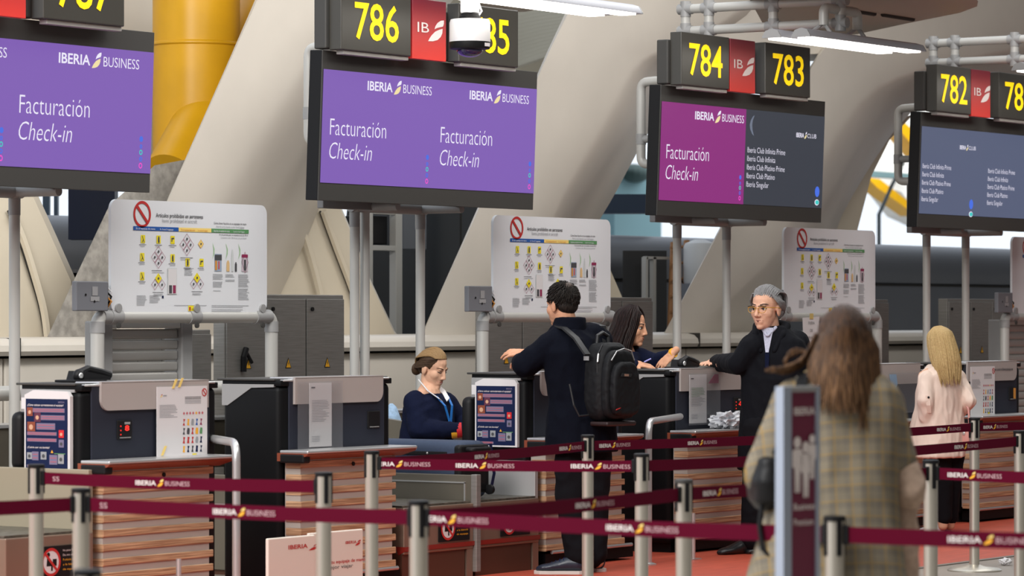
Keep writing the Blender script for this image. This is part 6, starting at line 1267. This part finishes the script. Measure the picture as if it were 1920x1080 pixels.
hand(mb, wrL, FW*0.8+RT*0.4, UP*0.7, 1, 0.6, 0.92); hand(mb, wrR, FW*0.8-RT*0.4, UP*0.7, -1, 0.6, 0.92)
fuse(mb, 'body', M_skinA, t, 0.0048, 3)
hm = hairmat('brown_ombre_hair', srgb(62, 44, 32), srgb(124, 92, 64), (9, 9, 1.0))
nd = hm.node_tree; b_ = nd.nodes['Principled BSDF']; src = b_.inputs['Base Color'].links[0].from_socket
t_ = nd.nodes.new('ShaderNodeTexCoord'); s_ = nd.nodes.new('ShaderNodeSeparateXYZ'); m_ = nd.nodes.new('ShaderNodeMapRange'); x_ = nd.nodes.new('ShaderNodeMix'); x_.data_type = 'RGBA'; x_.blend_type = 'MULTIPLY'
m_.inputs['From Min'].default_value = 1.30; m_.inputs['From Max'].default_value = 1.54; m_.inputs['To Min'].default_value = 0.0; m_.inputs['To Max'].default_value = 1.0
x_.inputs['B'].default_value = (0.30, 0.25, 0.22, 1); nd.links.new(t_.outputs['Object'], s_.inputs[0]); nd.links.new(s_.outputs['Z'], m_.inputs['Value']); nd.links.new(m_.outputs[0], x_.inputs['Factor']); nd.links.new(src, x_.inputs['A']); nd.links.new(x_.outputs['Result'], b_.inputs['Base Color'])
mb = MB(); mb.ell(h(0, -0.022, 0.040), [q*h.k for q in (0.082, 0.094, 0.085)], None, h.M()); mb.ell(h(0, -0.056, -0.06), [q*h.k for q in (0.085, 0.045, 0.12)], None, h.M()); fuse(mb, 'hair', hm, t, 0.006, 3)
rn = random.Random(31); ps = []
def HP(px, py, d): return J(px, py, d)
for i in range(330):
    f = (i*0.618) % 1; px0 = 1583+(f-0.5)*16; x1 = 1536+f*96; x2 = 1521+f*126; x3 = 1516+f*134; x4 = 1514+f*138; dm = -0.115*math.sin(math.pi*f)-0.03
    ye = 745+35*rn.random()+(32 if f > 0.72 else 0)
    ps.append([HP(px0, 573+rn.random()*3, 0.02), HP(px0+(x1-px0)*0.55, 580+9*abs(f-0.5)*2, dm*0.6), HP(x1, 606+20*abs(f-0.5)*2, dm), HP(x2, 655, dm-0.01), HP(x3, 705, dm-0.03), HP(x4+rn.uniform(-6, 6), ye, dm-0.04)])
for i in range(70):   # blown to the left
    f = i/69; e = rn.random(); dm = -0.06+0.06*f
    ps.append([HP(1530, 625+f*10, dm), HP(1516, 655+f*12, dm), HP(1505-8*e, 675+f*12, dm), HP(1486-14*e, 682+f*12+8*e, dm), HP(1466-16*e, 690+6*f, dm), HP(1450-20*e*f, 697-14*e*(1-f), dm)])
for i in range(7): f = i/6; ps.append([HP(1512, 660, -0.02), HP(1494, 655+f*8, -0.02), HP(1480, 662+f*8, -0.02), HP(1474-f*4, 678, -0.02), HP(1480, 690, -0.02)])
for i in range(14): f = i/13; ps.append([HP(1640+f*8, 680, -0.03), HP(1650+f*4, 730, -0.05), HP(1652+f*6, 770, -0.06), HP(1650+f*22, 800+rn.random()*10, -0.06)])
locks('long_hair', t, hm, ps, rn, 0.005, 0.0045)
# checked cloth
m = bpy.data.materials.new('checked_wool'); m.use_nodes = True; n = m.node_tree; bsdf = n.nodes['Principled BSDF']; bsdf.inputs['Roughness'].default_value = 0.9; bsdf.inputs['Specular IOR Level'].default_value = 0.15
tcn = n.nodes.new('ShaderNodeTexCoord')
def mth(op, a, b=None):
    q = n.nodes.new('ShaderNodeMath'); q.operation = op
    for i, v in enumerate((a, b)):
        if v is None: continue
        if isinstance(v, (int, float)): q.inputs[i].default_value = v
        else: n.links.new(v, q.inputs[i])
    return q.outputs[0]
def axis(vec):
    q = n.nodes.new('ShaderNodeVectorMath'); q.operation = 'DOT_PRODUCT'; n.links.new(tcn.outputs['Object'], q.inputs[0]); q.inputs[1].default_value = vec; return q.outputs['Value']
ax_ = axis(tuple(RT*0.99+UP*0.02+FW*0.15)); az_ = axis(tuple(UP-RT*0.05+FW*0.25))
def line(c, per, ph, wd): return mth('LESS_THAN', mth('FRACT', mth('ADD', mth('DIVIDE', c, per), ph)), wd)
def mixc(f, a, b):
    q = n.nodes.new('ShaderNodeMix'); q.data_type = 'RGBA'; n.links.new(f, q.inputs['Factor'])
    for s, v in (('A', a), ('B', b)):
        if isinstance(v, tuple): q.inputs[s].default_value = (*v, 1)
        else: n.links.new(v, q.inputs[s])
    return q.outputs['Result']
base_c = srgb(134, 124, 106); dk = srgb(88, 85, 81); yl = srgb(160, 124, 52)
g = mth('ADD', mth('MULTIPLY', line(ax_, 0.05, 0.2, 0.42), 0.5), mth('MULTIPLY', line(az_, 0.05, 0.2, 0.42), 0.5))
fine = mth('MULTIPLY', mth('ADD', line(ax_, 0.010, 0, 0.5), line(az_, 0.010, 0, 0.5)), 0.2)
c1 = mixc(mth('MINIMUM', mth('ADD', mth('MULTIPLY', g, 0.45), fine), 1.0), base_c, dk)
c2 = mixc(mth('MULTIPLY', mth('MAXIMUM', line(ax_, 0.05, 0.80, 0.07), line(az_, 0.05, 0.80, 0.07)), 0.6), c1, yl)
n.links.new(c2, bsdf.inputs['Base Color']); M_plaid = m
mb = MB(); C = lambda px, py, a, b, dy=0.0: (J(px, py, dy), R_, F, a, b)
trunk(mb, [C(1580, 686, 0.085, 0.075), C(1578, 706, 0.135, 0.095), C(1574, 730, 0.185, 0.115), C(1572, 770, 0.20, 0.13), C(1570, 860, 0.195, 0.135), C(1564, 940, 0.20, 0.14), C(1556, 1010, 0.225, 0.155), C(1550, 1080, 0.25, 0.17), C(1545, 1250, 0.29, 0.20)], 32, 2.4)
mb.chain([J(1492, 748, 0.0), J(1432, 888, 0.0), J(1462, 950, 0.18)], [0.068, 0.062, 0.055]); mb.chain([J(1650, 755, 0.0), J(1682, 862, 0.0)], [0.072, 0.062])
fuse(mb, 'coat', M_plaid, t, 0.009, 5, 0.006, 11, (1, 1, 0.5))
mb = MB(); cf = Fr(J(1580, 704), F); trunk(mb, [(cf(0, -0.02, -0.035), R_, F, 0.135, 0.105), (cf(0, -0.02, 0.0), R_, F, 0.11, 0.095), (cf(0, -0.015, 0.03), R_, F, 0.095, 0.085)], 30, 2.2); fuse(mb, 'collar', M_plaid, t, 0.007, 3)
mb = MB(); M_bg = mat('beige_fleece', srgb(176, 152, 134), 0.95, noise=0.12, nscale=50)
mb.chain([J(1684, 862, 0.0), J(1704, 915, 0.0), J(1690, 950, 0.10), J(1660, 985, 0.22)], [0.052, 0.056, 0.052, 0.045]); fuse(mb, 'sleeve', M_bg, t, 0.008, 4, 0.004, 14)
mb = MB(); trunk(mb, [(J(1688, 940, 0.06), RT, FW, 0.045, 0.06), (J(1692, 1000, 0.06), RT, FW, 0.05, 0.06), (J(1690, 1080, 0.06), RT, FW, 0.055, 0.06), (J(1686, 1160, 0.06), RT, FW, 0.055, 0.06)], 24); tag(fuse(mb, 'carried_garment', M_bg, None, 0.008, 4, 0.006, 10), 'beige fleecy garment hanging from the right arm of the woman in the checked coat', 'garment')
mb = MB()
for hx in (1515, 1605): mb.chain([J(hx, 1100), J(hx, 1240), J(hx, 1430)], [0.10, 0.08, 0.065])
fuse(mb, 'trousers', M_trs, t, 0.012, 3)
for hx in (1515, 1605):
    hl = J(hx, 1440, -0.03); hl.z = 0.002; mb = MB(); shoe(mb, hl, F, 0.25, 0.045, 0.08); fuse(mb, 'shoe', M_black, t, 0.008, 3)
bc = J(1437, 900, 0.06); b = thing('shoulder_bag', 'black shoulder bag under the left arm of the woman in the checked coat', 'bag', bc); M_bag = mat('black_bag_leather', (0.006, 0.006, 0.007), 0.5, spec=0.25)
mb = MB(); trunk(mb, [(bc+UP*0.10, FW, RT, 0.05, 0.02), (bc+UP*0.07, FW, RT, 0.15, 0.045), (bc+UP*0.0, FW, RT, 0.17, 0.062), (bc-UP*0.06, FW, RT, 0.16, 0.055), (bc-UP*0.09, FW, RT, 0.11, 0.03)], 24, 2.6); fuse(mb, 'bag_body', M_bag, b, 0.007, 3, 0.003, 14)
mb = MB(); mb.ribbon([J(1458, 850, -0.07), J(1488, 770, -0.14), J(1502, 720, -0.115), J(1508, 700, -0.03), J(1506, 705, 0.06)], RT*0.034, M_bag, 0.008); mb.build('shoulder_strap', None, b)
mb = MB(); mb.tube([J(1430, 935, -0.06), J(1424, 985, -0.07), J(1430, 1030, -0.08), J(1446, 1045, -0.09), J(1464, 1030, -0.10)], 0.008, M_bag, 8); mb.build('hanging_strap', None, b, True)
